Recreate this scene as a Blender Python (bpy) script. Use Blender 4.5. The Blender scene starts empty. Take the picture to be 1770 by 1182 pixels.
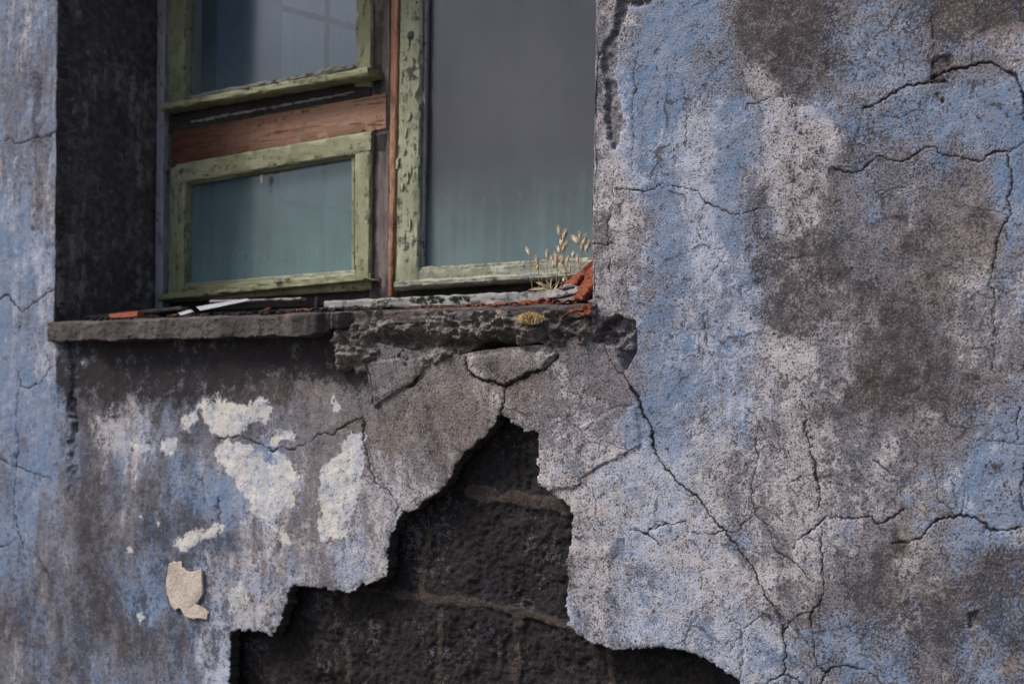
import bpy, math, random
import numpy as np
from mathutils import Vector, Matrix, Euler

random.seed(7)
RNG = np.random.default_rng(11)
scene = bpy.context.scene
COL = scene.collection

# ------------------------------------------------------------------ camera
F = 2458.0                       # focal length in photo pixels (50 mm on 36 mm, 1770 px wide)
UC, VH = 885.0, 700.0            # image centre column, eye level row
EYE = Vector((1.72, -2.457, 1.30))
ROT = (Matrix.Rotation(math.radians(35), 3, 'Z') @ Matrix.Rotation(math.radians(90), 3, 'X')
       @ Matrix.Rotation(0.0138, 3, 'Z'))
RN = np.array(ROT)
E = np.array(EYE)

def unproj(u, v, Y):
    """photo pixel -> point on the vertical plane y = Y (arrays allowed)"""
    u = np.asarray(u, float); v = np.asarray(v, float)
    a = (u - UC) / F; b = (VH - v) / F
    dx = RN[0, 0]*a + RN[0, 1]*b - RN[0, 2]
    dy = RN[1, 0]*a + RN[1, 1]*b - RN[1, 2]
    dz = RN[2, 0]*a + RN[2, 1]*b - RN[2, 2]
    t = (Y - E[1]) / dy
    return np.stack([E[0] + t*dx, np.broadcast_to(Y, t.shape) + 0*t, E[2] + t*dz], -1)

def P(u, v, Y=0.0):
    return Vector([float(c) for c in unproj(u, v, Y)])

cam_data = bpy.data.cameras.new('camera')
cam = bpy.data.objects.new('camera', cam_data)
COL.objects.link(cam)
cam.location = EYE
cam.rotation_euler = ROT.to_euler()
cam_data.lens = 50; cam_data.sensor_width = 36; cam_data.sensor_fit = 'HORIZONTAL'
cam_data.shift_y = (VH - 591.0) / 1770.0
cam_data.clip_start = 0.05; cam_data.clip_end = 500
cam_data.dof.use_dof = True
cam_data.dof.focus_distance = 2.85
cam_data.dof.aperture_fstop = 4.0
scene.camera = cam

# ------------------------------------------------------------------ noise in numpy
def _hash(ix, iy, seed):
    h = (ix.astype(np.int64)*374761393 + iy.astype(np.int64)*668265263 + seed*974634777) & 0x7fffffff
    h = ((h ^ (h >> 13)) * 1274126177) & 0x7fffffff
    return ((h ^ (h >> 16)) & 0xffff) / 65535.0

def vnoise(x, y, seed=0):
    ix = np.floor(x); iy = np.floor(y)
    fx = x - ix; fy = y - iy
    fx = fx*fx*fx*(fx*(fx*6-15)+10); fy = fy*fy*fy*(fy*(fy*6-15)+10)
    a = _hash(ix, iy, seed); b = _hash(ix+1, iy, seed)
    c = _hash(ix, iy+1, seed); d = _hash(ix+1, iy+1, seed)
    return (a*(1-fx)+b*fx)*(1-fy) + (c*(1-fx)+d*fx)*fy

def fbm(x, y, s, octv=4, seed=0, gain=0.5):
    """-1..1 fractal noise; s = features per unit"""
    r = 0; amp = 1; tot = 0
    for k in range(octv):
        ca, sa = math.cos(0.6*k), math.sin(0.6*k)
        r = r + amp*(vnoise((x*ca-y*sa)*s+17.3*k, (x*sa+y*ca)*s-9.1*k, seed+k*31)*2-1)
        tot += amp; amp *= gain; s *= 2.03
    return r/tot*1.5

def sstep(lo, hi, x):
    t = np.clip((x-lo)/(hi-lo), 0, 1)
    return t*t*(3-2*t)

def poly_sdf(U, V, poly):
    """signed distance in px, positive inside"""
    p = np.array(poly, float); n = len(p)
    d = np.full(U.shape, 1e18); inside = np.zeros(U.shape, bool)
    for i in range(n):
        a = p[i]; b = p[(i+1) % n]
        ex, ey = b-a; wx = U-a[0]; wy = V-a[1]
        t = np.clip((wx*ex+wy*ey)/max(ex*ex+ey*ey, 1e-9), 0, 1)
        d = np.minimum(d, (wx-t*ex)**2+(wy-t*ey)**2)
        if a[1] != b[1]:
            c = (V >= min(a[1], b[1])) & (V < max(a[1], b[1]))
            xi = a[0]+(V-a[1])*ex/ey
            inside ^= c & (U < xi)
    d = np.sqrt(d)
    return np.where(inside, d, -d)

def jitter_line(pts, amt=0.10, step=9, rnd=None):
    rnd = rnd or random
    out = [np.array(pts[0], float)]
    for a, b in zip(pts[:-1], pts[1:]):
        a = np.array(a, float); b = np.array(b, float)
        L = np.linalg.norm(b-a); n = max(1, int(L/step))
        nrm = np.array([-(b-a)[1], (b-a)[0]])/max(L, 1e-6)
        for k in range(1, n+1):
            t = k/n
            j = rnd.uniform(-1, 1)*amt*step*1.6*(1 if k < n else .3)
            out.append(a+(b-a)*t+nrm*j)
    return out

# ------------------------------------------------------------------ node helper
class G:
    def __init__(s, name):
        s.m = bpy.data.materials.new(name); s.m.use_nodes = True
        s.t = s.m.node_tree; s.t.nodes.clear()
        s.out = s.t.nodes.new('ShaderNodeOutputMaterial')
        s._obj = None
    def n(s, typ, **kw):
        nd = s.t.nodes.new(typ)
        for k, v in kw.items(): setattr(nd, k, v)
        return nd
    def set(s, sock, val):
        if hasattr(val, 'is_output'): s.t.links.new(val, sock)
        elif isinstance(val, (tuple, list)) and len(val) == 3 and sock.type == 'RGBA': sock.default_value = (*val, 1)
        else: sock.default_value = val
    def obj(s):
        if s._obj is None: s._obj = s.n('ShaderNodeTexCoord').outputs['Object']
        return s._obj
    def scaled(s, sc, vec=None):
        m = s.n('ShaderNodeMapping'); s.set(m.inputs['Vector'], vec or s.obj()); m.inputs['Scale'].default_value = sc
        return m.outputs[0]
    def noise(s, scale, detail=3, rough=.55, vec=None, dist=0.0, off=None):
        nd = s.n('ShaderNodeTexNoise'); v = vec or s.obj()
        if off:
            m = s.n('ShaderNodeMapping'); s.set(m.inputs['Vector'], v); m.inputs['Location'].default_value = off; v = m.outputs[0]
        s.set(nd.inputs['Vector'], v); nd.inputs['Scale'].default_value = scale; nd.inputs['Detail'].default_value = detail
        nd.inputs['Roughness'].default_value = rough; nd.inputs['Distortion'].default_value = dist
        return nd.outputs['Fac']
    def voro(s, scale, feature='F1', vec=None, rand=1.0, out='Distance'):
        nd = s.n('ShaderNodeTexVoronoi', feature=feature); s.set(nd.inputs['Vector'], vec or s.obj())
        nd.inputs['Scale'].default_value = scale; nd.inputs['Randomness'].default_value = rand
        return nd.outputs[out]
    def math(s, op, a, b=0.0, c=None):
        nd = s.n('ShaderNodeMath', operation=op)
        s.set(nd.inputs[0], a); s.set(nd.inputs[1], b)
        if c is not None: s.set(nd.inputs[2], c)
        return nd.outputs[0]
    def add(s, *a):
        r = a[0]
        for x in a[1:]: r = s.math('ADD', r, x)
        return r
    def mul(s, a, b): return s.math('MULTIPLY', a, b)
    def cen(s, x, k): return s.math('MULTIPLY_ADD', x, k, -.5*k)     # (x-.5)*k
    def ss(s, x, lo, hi, a=0.0, b=1.0):
        nd = s.n('ShaderNodeMapRange', interpolation_type='SMOOTHSTEP')
        s.set(nd.inputs[0], x)
        for i, q in zip((1, 2, 3, 4), (lo, hi, a, b)): s.set(nd.inputs[i], q)
        return nd.outputs[0]
    def mix(s, f, a, b, blend='MIX'):
        nd = s.n('ShaderNodeMix', data_type='RGBA', blend_type=blend)
        s.set(nd.inputs[0], f); s.set(nd.inputs[6], a); s.set(nd.inputs[7], b)
        return nd.outputs[2]
    def attr(s, name):
        a = s.n('ShaderNodeAttribute', attribute_name=name)
        sp = s.n('ShaderNodeSeparateColor'); s.t.links.new(a.outputs['Color'], sp.inputs[0])
        return sp.outputs[0], sp.outputs[1], sp.outputs[2]
    def bump(s, h, strength=.5, dist=.002, normal=None):
        b = s.n('ShaderNodeBump'); s.set(b.inputs['Height'], h)
        b.inputs['Strength'].default_value = strength; b.inputs['Distance'].default_value = dist
        if normal is not None: s.set(b.inputs['Normal'], normal)
        return b.outputs[0]
    def principled(s, col, rough=.9, normal=None, spec=.25):
        p = s.n('ShaderNodeBsdfPrincipled'); s.set(p.inputs['Base Color'], col); s.set(p.inputs['Roughness'], rough)
        p.inputs['Specular IOR Level'].default_value = spec
        if normal is not None: s.set(p.inputs['Normal'], normal)
        s.t.links.new(p.outputs[0], s.out.inputs['Surface'])
        return s.m

# ------------------------------------------------------------------ object helpers
def link(o, parent=None):
    COL.objects.link(o)
    if parent is not None: o.parent = parent
    return o

def tag(o, label=None, cat=None, group=None, kind=None):
    for k, v in (('label', label), ('category', cat), ('group', group), ('kind', kind)):
        if v: o[k] = v
    return o

def empty(name, loc, label, cat, group=None):
    o = bpy.data.objects.new(name, None); o.location = loc; o.empty_display_size = .05
    COL.objects.link(o)
    return tag(o, label, cat, group)

def rel(o):
    """world translation of an (unrotated) parent chain"""
    v = Vector((0, 0, 0))
    while o is not None:
        v += o.location; o = o.parent
    return v

class MB:
    def __init__(s): s.v = []; s.f = []; s.mi = []
    def add(s, vs, fs, mi=0):
        b = len(s.v); s.v += [Vector(q) for q in vs]
        for f in fs: s.f.append([b+i for i in f]); s.mi.append(mi)
    def build(s, name, mats, parent=None, smooth=True, origin=None):
        me = bpy.data.meshes.new(name)
        off = rel(parent) if parent is not None else Vector((0, 0, 0))
        o = bpy.data.objects.new(name, me)
        org = Vector(origin) if origin is not None else off
        o.location = org-off
        me.from_pydata([tuple(q-org) for q in s.v], [], s.f)
        for m in (mats if isinstance(mats, (list, tuple)) else [mats]): me.materials.append(m)
        me.polygons.foreach_set('material_index', s.mi)
        me.polygons.foreach_set('use_smooth', [smooth]*len(s.f))
        me.validate(); me.update()
        if smooth:
            me.set_sharp_from_angle(angle=math.radians(42))
        link(o, parent)
        return o
    # plank between two end rectangles, with worn edges
    def board(s, quad, Y, depth, mi=0, bevel=.003, rough=.0007, seg=.012, wear=.25, ends=True):
        """quad: TL,TR,BR,BL photo pixels of the front face on plane y=Y (or four Y values); depth: metres into the wall"""
        Ys = Y if isinstance(Y, (list, tuple)) else [Y]*4
        TL, TR, BR, BL = [P(q[0], q[1], yy) for q, yy in zip(quad, Ys)]
        s.plank(TL, TR, BR, BL, Vector((0, 1, 0)), depth, mi, bevel, rough, seg, wear, ends)
    def plank(s, TL, TR, BR, BL, back, depth, mi=0, bevel=.003, rough=.0007, seg=.012, wear=.25, ends=True):
        if (TR-TL).length < (BL-TL).length:         # make the long axis run first
            A0, A1, B0, B1 = BL, TL, BR, TR         # start edge = bottom, end = top
        else:
            A0, A1, B0, B1 = TL, TR, BL, BR
        L = (A1-A0).length; W = (B0-A0).length
        n = max(2, min(160, int(L/seg)))
        b = min(bevel, W*.3, depth*.4)
        def sm(n, a):
            x = RNG.normal(0, 1, n+6); k = np.array([.25, .5, .25]); x = np.convolve(x, k, 'same'); return x[3:-3]*a
        ring = []
        offs = [sm(n+1, rough) for _ in range(12)]
        chip1 = np.maximum(0, sm(n+1, 1)-.9)*bevel*2.2*wear*4
        chip2 = np.maximum(0, sm(n+1, 1)-.9)*bevel*2.2*wear*4
        for i in range(n+1):
            t = i/n
            a = A0.lerp(A1, t); c = B0.lerp(B1, t); w = (c-a).normalized()
            b1 = b+chip1[i]; b2 = b+chip2[i]
            pr = [a+back*depth+w*offs[0][i], a+back*b1+w*offs[0][i], a+w*b1+back*(offs[1][i]), a.lerp(c, .33)+back*offs[2][i],
                  a.lerp(c, .66)+back*offs[3][i], c-w*b2+back*offs[4][i], c+back*b2+w*offs[5][i], c+back*depth+w*offs[5][i]]
            ring.append(pr)
        vs = [q for r in ring for q in r]; fs = []
        for i in range(n):
            for k in range(7):
                fs.append([i*8+k, i*8+k+1, (i+1)*8+k+1, (i+1)*8+k])
            fs.append([i*8+7, i*8, (i+1)*8, (i+1)*8+7])
        if ends:
            fs.append(list(range(7, -1, -1))); fs.append([n*8+k for k in range(8)])
        s.add(vs, fs, mi)
    def tube(s, pts, rad, mi=0, sides=6):
        pts = [Vector(p) for p in pts]; n = len(pts)
        rads = rad if isinstance(rad, (list, tuple)) else [rad]*n
        vs = []; fs = []
        for i, p in enumerate(pts):
            d = (pts[min(i+1, n-1)]-pts[max(i-1, 0)]).normalized()
            x = d.orthogonal().normalized() if abs(d.z) > .95 else d.cross(Vector((0, 0, 1))).normalized()
            y = d.cross(x)
            for k in range(sides):
                a = 2*math.pi*k/sides
                vs.append(p+(x*math.cos(a)+y*math.sin(a))*rads[i])
        for i in range(n-1):
            for k in range(sides):
                k2 = (k+1) % sides
                fs.append([i*sides+k, i*sides+k2, (i+1)*sides+k2, (i+1)*sides+k])
        fs.append(list(range(sides-1, -1, -1))); fs.append([(n-1)*sides+k for k in range(sides)])
        s.add(vs, fs, mi)
    def rock(s, c, size, mi=0, seed=0, n=2, rough=.35, rot=(0, 0, 0), sharp=1.0):
        import bmesh
        bm = bmesh.new(); bmesh.ops.create_icosphere(bm, subdivisions=n, radius=1)
        r = random.Random(seed); M = Euler(rot).to_matrix()
        planes = [(Vector((r.gauss(0, 1), r.gauss(0, 1), r.gauss(0, 1))).normalized(), r.uniform(.45, .85)) for _ in range(9)]
        for v in bm.verts:
            p = v.co.copy()
            for nn, d in planes:
                q = p.dot(nn)
                if q > d: p -= nn*(q-d)*sharp
            p *= 1+r.uniform(-1, 1)*rough*.15
            v.co = p
        bm.verts.index_update()
        vs = [Vector(c)+M @ Vector((v.co.x*size[0], v.co.y*size[1], v.co.z*size[2])) for v in bm.verts]
        fs = [[v.index for v in f.verts] for f in bm.faces]
        bm.free(); s.add(vs, fs, mi)
    def slab(s, pts, back, mi=0, bev=.0015):
        """closed outline of 3-D points given a thickness along 'back'"""
        pts = [Vector(p) for p in pts]; n = len(pts); c = sum(pts, Vector())/n
        inn = [p.lerp(c, min(.3, bev/max((p-c).length, 1e-6))) for p in pts]
        vs = inn+[p+back*.25 for p in pts]+[p.lerp(c, .05)+back for p in pts]
        fs = []
        for i in range(n):
            j = (i+1) % n
            fs += [[i, n+i, n+j, j], [n+i, 2*n+i, 2*n+j, n+j]]
        fs += [list(range(n)), list(range(3*n-1, 2*n-1, -1))]
        s.add(vs, fs, mi)

# ------------------------------------------------------------------ materials
def mat_plaster():
    g = G('weathered_blue_plaster')
    B, D, L = g.attr('wear'); C, K, R = g.attr('marks'); Wm, Df, _x = g.attr('extra')
    nf = g.noise(300, 2, .65); nf2 = g.noise(205, 4, .72, off=(3, 5, 7))
    nm = g.noise(70, 6, .72); nl = g.noise(13, 6, .65, off=(1, 9, 2))
    nb = g.noise(26, 7, .74, off=(7, 1, 4)); nc = g.noise(38, 7, .74, off=(2, 6, 14))
    st = g.noise(1, 4, .65, vec=g.scaled((46, 46, 5)))
    st2 = g.noise(1, 5, .65, vec=g.scaled((120, 120, 9)), off=(4, 4, 4))
    Rh = g.math('MULTIPLY_ADD', R, .75, .25)
    st = g.add(.5, g.mul(g.cen(st, 1.0), g.math('MULTIPLY_ADD', R, -.45, 1.0)))      # runs show most where the paint is thick and smooth
    st2 = g.add(.5, g.mul(g.cen(st2, 1.0), g.math('MULTIPLY_ADD', R, -.4, 1.0)))
    # raw render: grey brown sand
    grain = g.ss(g.add(g.mul(g.add(g.cen(nf, 1.9), g.cen(nf2, 1.9)), Rh), g.cen(nm, 1.4), .5), .04, .80)
    lo = g.mix(Wm, (.052, .053, .070), (.072, .057, .055)); hi = g.mix(Wm, (.200, .208, .265), (.268, .230, .215))
    col = g.mix(grain, lo, hi)
    # blue limewash, worn off in specks and runs
    bm_ = g.add(B, g.cen(nb, 1.5), g.cen(nm, 1.2), g.mul(g.cen(nf, 2.0), Rh), g.cen(st, 1.1), g.cen(st2, .5))
    blue = g.ss(bm_, .38, .76)
    deep = g.ss(g.add(g.cen(nl, 1.6), g.cen(st, 1.0), g.cen(st2, .8), g.cen(nc, 1.0), g.mul(B, .55), .12), .15, .85)
    bcol = g.mix(deep, (.255, .290, .378), (.132, .206, .335))
    bcol = g.mix(g.mul(g.ss(nf2, .50, .70), g.mul(Rh, .75)), bcol, (.40, .425, .50))
    bcol = g.mix(g.mul(g.ss(g.add(nf, g.cen(nm, .8)), .58, .76), .8), bcol, (.075, .075, .095))
    col = g.mix(g.mul(blue, .90), col, bcol)
    # pale bloom / thin whitewash
    lm = g.add(L, g.cen(nc, 1.5), g.cen(st, 1.2), g.cen(st2, .5), g.mul(g.cen(nf2, 2.8), Rh), g.cen(nm, .9))
    light = g.ss(lm, .40, .86)
    lcol = g.mix(g.mul(blue, .75), (.50, .465, .475), (.41, .445, .55))
    col = g.mix(g.mul(light, .80), col, lcol)
    # old cream coat showing through
    cm = g.mul(g.ss(g.add(C, g.cen(nm, 1.5), g.cen(nf, 1.1), g.cen(nb, 2.2)), .34, .66), .92)
    ccol = g.mix(g.ss(g.add(nb, g.cen(st2, .35), g.cen(nl, 1.0), g.cen(nm, .7)), .40, .62), (.60, .565, .525), (.44, .46, .51))
    ccol = g.mix(g.mul(g.ss(g.add(nm, g.cen(nf, .6)), .58, .72), .8), ccol, (.28, .26, .25))
    col = g.mix(cm, col, ccol)
    # soot, algae and black mould
    dm = g.add(D, g.cen(nb, 1.5), g.cen(nm, 1.9), g.mul(g.cen(nf2, 3.8), Rh), g.cen(st, .5), g.cen(nc, .7))
    dark = g.ss(dm, .46, .90)
    dcol = g.mix(grain, (.030, .025, .027), (.064, .054, .055))
    dcol = g.mix(g.mul(blue, .65), dcol, g.mix(grain, (.034, .043, .066), (.075, .096, .145)))
    col = g.mix(g.mul(dark, .93), col, dcol)
    solid = g.ss(g.add(Df, g.cen(nm, 1.3), g.cen(nf2, 1.1), g.cen(nb, 1.6)), .34, .72)
    col = g.mix(g.mul(solid, .96), col, g.mix(g.ss(nf, .45, .75), (.024, .022, .025), (.042, .038, .043)))
    # pits where sand grains fell out
    pit = g.mul(g.ss(g.add(nf2, g.cen(nm, .6), g.cen(nb, .6)), .565, .64), Rh)
    col = g.mix(g.mul(pit, .85), col, (.055, .043, .043))
    rust = g.ss(g.add(g.noise(45, 5, .75, off=(8, 8, 8)), g.cen(nf, .5), g.cen(nl, .5)), .72, .80)
    col = g.mix(g.mul(rust, .55), col, (.105, .068, .055))
    # hairline crazing in the finish coat
    wv = g.n('ShaderNodeVectorMath', operation='ADD'); sc = g.n('ShaderNodeVectorMath', operation='SCALE'); sc.inputs['Scale'].default_value = .10
    nz = g.n('ShaderNodeTexNoise'); nz.inputs['Scale'].default_value = 12; nz.inputs['Detail'].default_value = 6; g.set(nz.inputs['Vector'], g.obj())
    g.t.links.new(nz.outputs['Color'], sc.inputs[0]); g.set(wv.inputs[0], g.obj()); g.t.links.new(sc.outputs[0], wv.inputs[1])
    hv = g.voro(5.5, 'DISTANCE_TO_EDGE', vec=wv.outputs[0])
    hair = g.mul(g.mul(g.ss(hv, .004, .020, 1, 0), g.ss(g.add(nl, g.cen(nm, .9)), .46, .60)), g.math('MULTIPLY_ADD', R, .8, .2))
    col = g.mix(g.mul(hair, .75), col, (.05, .042, .043))
    ck = g.ss(g.add(K, g.mul(g.cen(nf, 1.4), K), g.mul(g.cen(nm, 1.0), K)), .28, .62)
    col = g.mix(g.mul(ck, .94), col, (.030, .024, .025))
    h = g.add(g.mul(nf, .7), g.mul(nf2, .8), g.mul(nm, 1.0), g.mul(blue, .15), g.mul(hair, -.4))
    nrm = g.bump(h, .70, .0030)
    return g.principled(col, .95, nrm, .12)

def mat_stone():
    g = G('dark_lava_masonry')
    M, S, _ = g.attr('wear')
    nf = g.noise(330, 3, .7); nm = g.noise(70, 6, .7); nl = g.noise(16, 4, .6)
    v = g.voro(150)
    base = g.mix(g.ss(g.add(nm, g.cen(nf, .7)), .35, .68), (.014, .013, .0145), (.040, .034, .033))
    base = g.mix(g.ss(nl, .45, .7), base, g.mix(nm, (.016, .015, .018), (.044, .041, .050)))
    sp = g.ss(g.add(nf, g.cen(nm, .8), g.cen(g.noise(9, 2), .8)), .68, .76)
    base = g.mix(g.mul(sp, .6), base, (.19, .18, .20))
    mort = g.mix(g.ss(g.add(nf, g.cen(nm, .8)), .3, .7), (.034, .028, .026), (.084, .069, .062))
    col = g.mix(g.ss(g.add(M, g.cen(nm, .7), g.cen(nl, .4)), .42, .62), base, mort)
    h = g.add(g.mul(nf, .6), g.mul(nm, 1.6), g.mul(v, .5))
    return g.principled(col, .92, g.bump(h, .8, .0045), .08)

def mat_concrete(name, lo, hi, moss=0.0, dark=0.0):
    g = G(name)
    nf = g.noise(330, 3, .7); nm = g.noise(60, 6, .7); nl = g.noise(11, 4, .6)
    col = g.mix(g.ss(g.add(nf, g.cen(nm, .9)), .32, .7), lo, hi)
    col = g.mix(g.mul(g.ss(g.add(nl, g.cen(nm, .7)), .48-dark*.25, .68), .8), col, (.038, .033, .034))
    col = g.mix(g.mul(g.ss(g.add(g.noise(30, 5, .7, off=(2, 3, 9)), g.cen(nf, .5)), .66, .78), .75), col, (.36, .34, .35))
    h = g.add(g.mul(nf, .5), g.mul(nm, 1.3))
    return g.principled(col, .95, g.bump(h, .9, .004), .12)

def mat_paintwood(name, horiz, paint, paint2, under, peel=.5, grime=.4):
    """old oil paint peeling from timber; grain runs along x (horiz) or z"""
    g = G(name)
    sc = (7, 90, 90) if horiz else (90, 90, 7)
    gr = g.noise(1, 5, .65, vec=g.scaled(sc)); gr2 = g.noise(1, 3, .6, vec=g.scaled(tuple(q*3 for q in sc)))
    nm = g.noise(60, 6, .7); nl = g.noise(9, 4, .6); nf = g.noise(380, 2, .6)
    p = g.mix(g.ss(g.add(nl, g.cen(nm, .6)), .35, .65), paint, paint2)
    p = g.mix(g.mul(g.ss(g.add(nm, g.cen(gr, .8)), .48, .72), grime), p, tuple(c*.28 for c in paint))
    wood = g.mix(g.ss(gr2, .35, .65), tuple(c*.45 for c in under), under)
    pm = g.add(g.cen(gr, 1.5), g.cen(nm, 1.6), g.cen(nl, 1.0), g.cen(g.noise(26, 5, .7, off=(5, 2, 8)), 1.5), peel)
    k = g.ss(pm, .64, .70)
    edge = g.mul(g.ss(pm, .57, .64), g.math('SUBTRACT', 1.0, k))
    col = g.mix(k, p, wood)
    col = g.mix(g.mul(edge, .45), col, tuple(min(1, c*1.5+.05) for c in paint2))
    fine = g.ss(g.add(g.noise(1, 5, .75, vec=g.scaled(tuple(q*.8 for q in sc)), off=(3, 1, 6)), g.cen(nf, .5), g.cen(nm, .9)), .64, .70)
    col = g.mix(g.mul(fine, .7), col, (.035, .033, .028))
    h = g.add(g.mul(k, -1.1), g.mul(edge, .8), g.mul(gr2, .5), g.mul(fine, -.5), g.mul(nf, .15))
    return g.principled(col, g.mix(k, (.62,)*3, (.9,)*3), g.bump(h, .8, .0022), .3)

def mat_wood(name, horiz, a, b, dark, stain=.4):
    g = G(name)
    sc = (4.5, 75, 75) if horiz else (75, 75, 4.5)
    w = g.noise(1, 2, .5, vec=g.scaled(tuple(q*.35 for q in sc)))
    gr = g.noise(1, 5, .6, vec=g.scaled(sc), dist=.6); gr2 = g.noise(1, 4, .65, vec=g.scaled(tuple(q*3.2 for q in sc)))
    nl = g.noise(7, 4, .6); nm = g.noise(50, 5, .7)
    col = g.mix(g.ss(g.add(gr, g.cen(gr2, .5)), .38, .66), a, b)
    col = g.mix(g.mul(g.ss(g.add(gr2, g.cen(gr, .7)), .58, .72), .65), col, dark)
    col = g.mix(g.mul(g.ss(g.add(nl, g.cen(w, 1.0), g.cen(nm, .6)), .68-stain*.4, .92-stain*.4), .85), col, dark)
    h = g.add(g.mul(gr2, 1.0), g.mul(gr, .6))
    return g.principled(col, .82, g.bump(h, .7, .0016), .25)

def mat_transom():
    g = G('bare_transom_pine')
    sc = (4.5, 75, 75)
    gr = g.noise(1, 5, .65, vec=g.scaled(sc), dist=.8); gr2 = g.noise(1, 5, .7, vec=g.scaled((14, 240, 240))); nm = g.noise(34, 6, .7); nl = g.noise(9, 5, .65)
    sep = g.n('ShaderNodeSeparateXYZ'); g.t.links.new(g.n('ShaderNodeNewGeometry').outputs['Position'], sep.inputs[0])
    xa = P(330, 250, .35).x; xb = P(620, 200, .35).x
    t = g.ss(g.add(sep.outputs[0], g.cen(nl, .30), g.cen(gr, .25)), xa, xb)  # left end painted darker for the reveal's shade, right end weathered greyer
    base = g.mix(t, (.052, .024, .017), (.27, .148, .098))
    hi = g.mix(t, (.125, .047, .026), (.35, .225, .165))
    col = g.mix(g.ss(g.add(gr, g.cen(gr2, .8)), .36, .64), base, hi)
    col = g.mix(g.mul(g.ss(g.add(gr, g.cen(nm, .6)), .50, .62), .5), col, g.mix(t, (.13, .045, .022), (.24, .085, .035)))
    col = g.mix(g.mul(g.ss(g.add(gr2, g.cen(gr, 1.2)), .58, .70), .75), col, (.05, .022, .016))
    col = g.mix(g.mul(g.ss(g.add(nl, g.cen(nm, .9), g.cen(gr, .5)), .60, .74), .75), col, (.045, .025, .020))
    return g.principled(col, .8, g.bump(g.add(gr2, g.mul(gr, .6)), .7, .0016), .25)

def mat_simple(name, a, b, scale=60, rough=.9, bump=.5, spec=.15, dist=.002):
    g = G(name); n = g.noise(scale, 5, .7); n2 = g.noise(scale*5, 3, .6)
    col = g.mix(g.ss(g.add(n, g.cen(n2, .5)), .32, .68), a, b)
    return g.principled(col, rough, g.bump(g.add(n, g.mul(n2, .5)), bump, dist), spec)

def mat_glass(name, tint, dust, dust2, film, lowfilm, zlow, zhigh, refl=.07, base=.05):
    """dirty window glass: transparency, weak reflection and a dust film that is thickest above the bottom rail"""
    g = G(name)
    st = g.noise(1, 5, .6, vec=g.scaled((60, 60, 3))); nb = g.noise(6, 4, .6); nf = g.noise(260, 3, .65)
    sep = g.n('ShaderNodeSeparateXYZ'); g.t.links.new(g.n('ShaderNodeNewGeometry').outputs['Position'], sep.inputs[0])
    zz = g.ss(g.add(sep.outputs[2], g.cen(nb, .12), g.cen(st, .05)), zlow, zhigh, 1.0, 0.0)
    d = g.add(g.mul(zz, lowfilm), film, g.cen(st, .06), g.cen(nb, .16))
    spots = g.mul(g.ss(g.add(nf, g.cen(g.noise(24, 4, .6), .5)), .72, .78), g.math('MULTIPLY_ADD', zz, .55, .03))
    d = g.math('MINIMUM', g.math('MAXIMUM', d, base), .96)
    tr = g.n('ShaderNodeBsdfTransparent'); tr.inputs[0].default_value = (*tint, 1)
    gl = g.n('ShaderNodeBsdfGlossy'); gl.inputs['Roughness'].default_value = .12; gl.inputs[0].default_value = (.8, .85, .95, 1)
    df = g.n('ShaderNodeBsdfDiffuse')
    dc = g.mix(zz, dust2, dust)
    g.set(df.inputs[0], g.mix(spots, g.mix(g.mul(g.ss(g.add(st, g.cen(nb, 1.4)), .3, .7), .20), dc, (.03, .035, .04)), (.42, .44, .45)))
    m1 = g.n('ShaderNodeMixShader'); m1.inputs[0].default_value = refl
    g.t.links.new(tr.outputs[0], m1.inputs[1]); g.t.links.new(gl.outputs[0], m1.inputs[2])
    m2 = g.n('ShaderNodeMixShader'); g.set(m2.inputs[0], g.math('MAXIMUM', d, spots))
    g.t.links.new(m1.outputs[0], m2.inputs[1]); g.t.links.new(df.outputs[0], m2.inputs[2])
    g.t.links.new(m2.outputs[0], g.out.inputs['Surface'])
    return g.m

M_PLASTER = mat_plaster()
M_STONE = mat_stone()
M_SILL = mat_concrete('sill_cement', (.050, .042, .041), (.170, .146, .142), dark=.50)
M_RUBBLE = mat_concrete('crumbling_mortar', (.078, .066, .062), (.30, .258, .238), dark=.08)
M_EDGE = mat_concrete('broken_plaster_edge', (.040, .034, .033), (.10, .085, .08), dark=.2)
GP, GP2, UND = (.200, .202, .110), (.290, .292, .185), (.110, .097, .090)
M_GV = mat_paintwood('green_paint_upright', False, GP, GP2, UND, .27, .75)
M_GH = mat_paintwood('green_paint_rail', True, GP, GP2, UND, .27, .75)
M_GV2 = mat_paintwood('green_paint_blistered', False, (.235, .25, .160), (.315, .335, .24), UND, .41, .5)
M_GH2 = mat_paintwood('green_paint_flaking', True, (.20, .215, .145), (.31, .325, .275), (.31, .30, .30), .50, .6)
M_PALE = mat_paintwood('grey_paint_flaking', True, (.21, .205, .21), (.30, .30, .305), (.12, .105, .10), .44, .5)
M_PALEV = mat_paintwood('grey_paint_jamb', False, (.27, .26, .29), (.33, .32, .35), (.13, .115, .12), .30, .5)
M_OR = mat_wood('orange_bare_pine', True, (.235, .085, .042), (.34, .165, .105), (.040, .020, .016), .72)
M_ORV = mat_wood('orange_bare_pine_upright', False, (.30, .150, .088), (.42, .250, .170), (.11, .05, .03), .35)
M_GREYW = mat_wood('grey_weathered_pine', False, (.082, .064, .060), (.185, .150, .142), (.032, .026, .026), .42)
M_DARKW = mat_wood('rotten_and_shaded_pine', True, (.026, .024, .024), (.045, .040, .038), (.014, .013, .013), .5)  # rotten patches, plus rails whose shade is painted as dark wood
M_RUST = mat_simple('rusted_iron', (.030, .028, .026), (.085, .075, .065), 90, .6, .5, .4)
M_BRICK = mat_simple('orange_brick_flake', (.185, .054, .032), (.335, .110, .066), 110, .93, 1.0, .06, .006)
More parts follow.
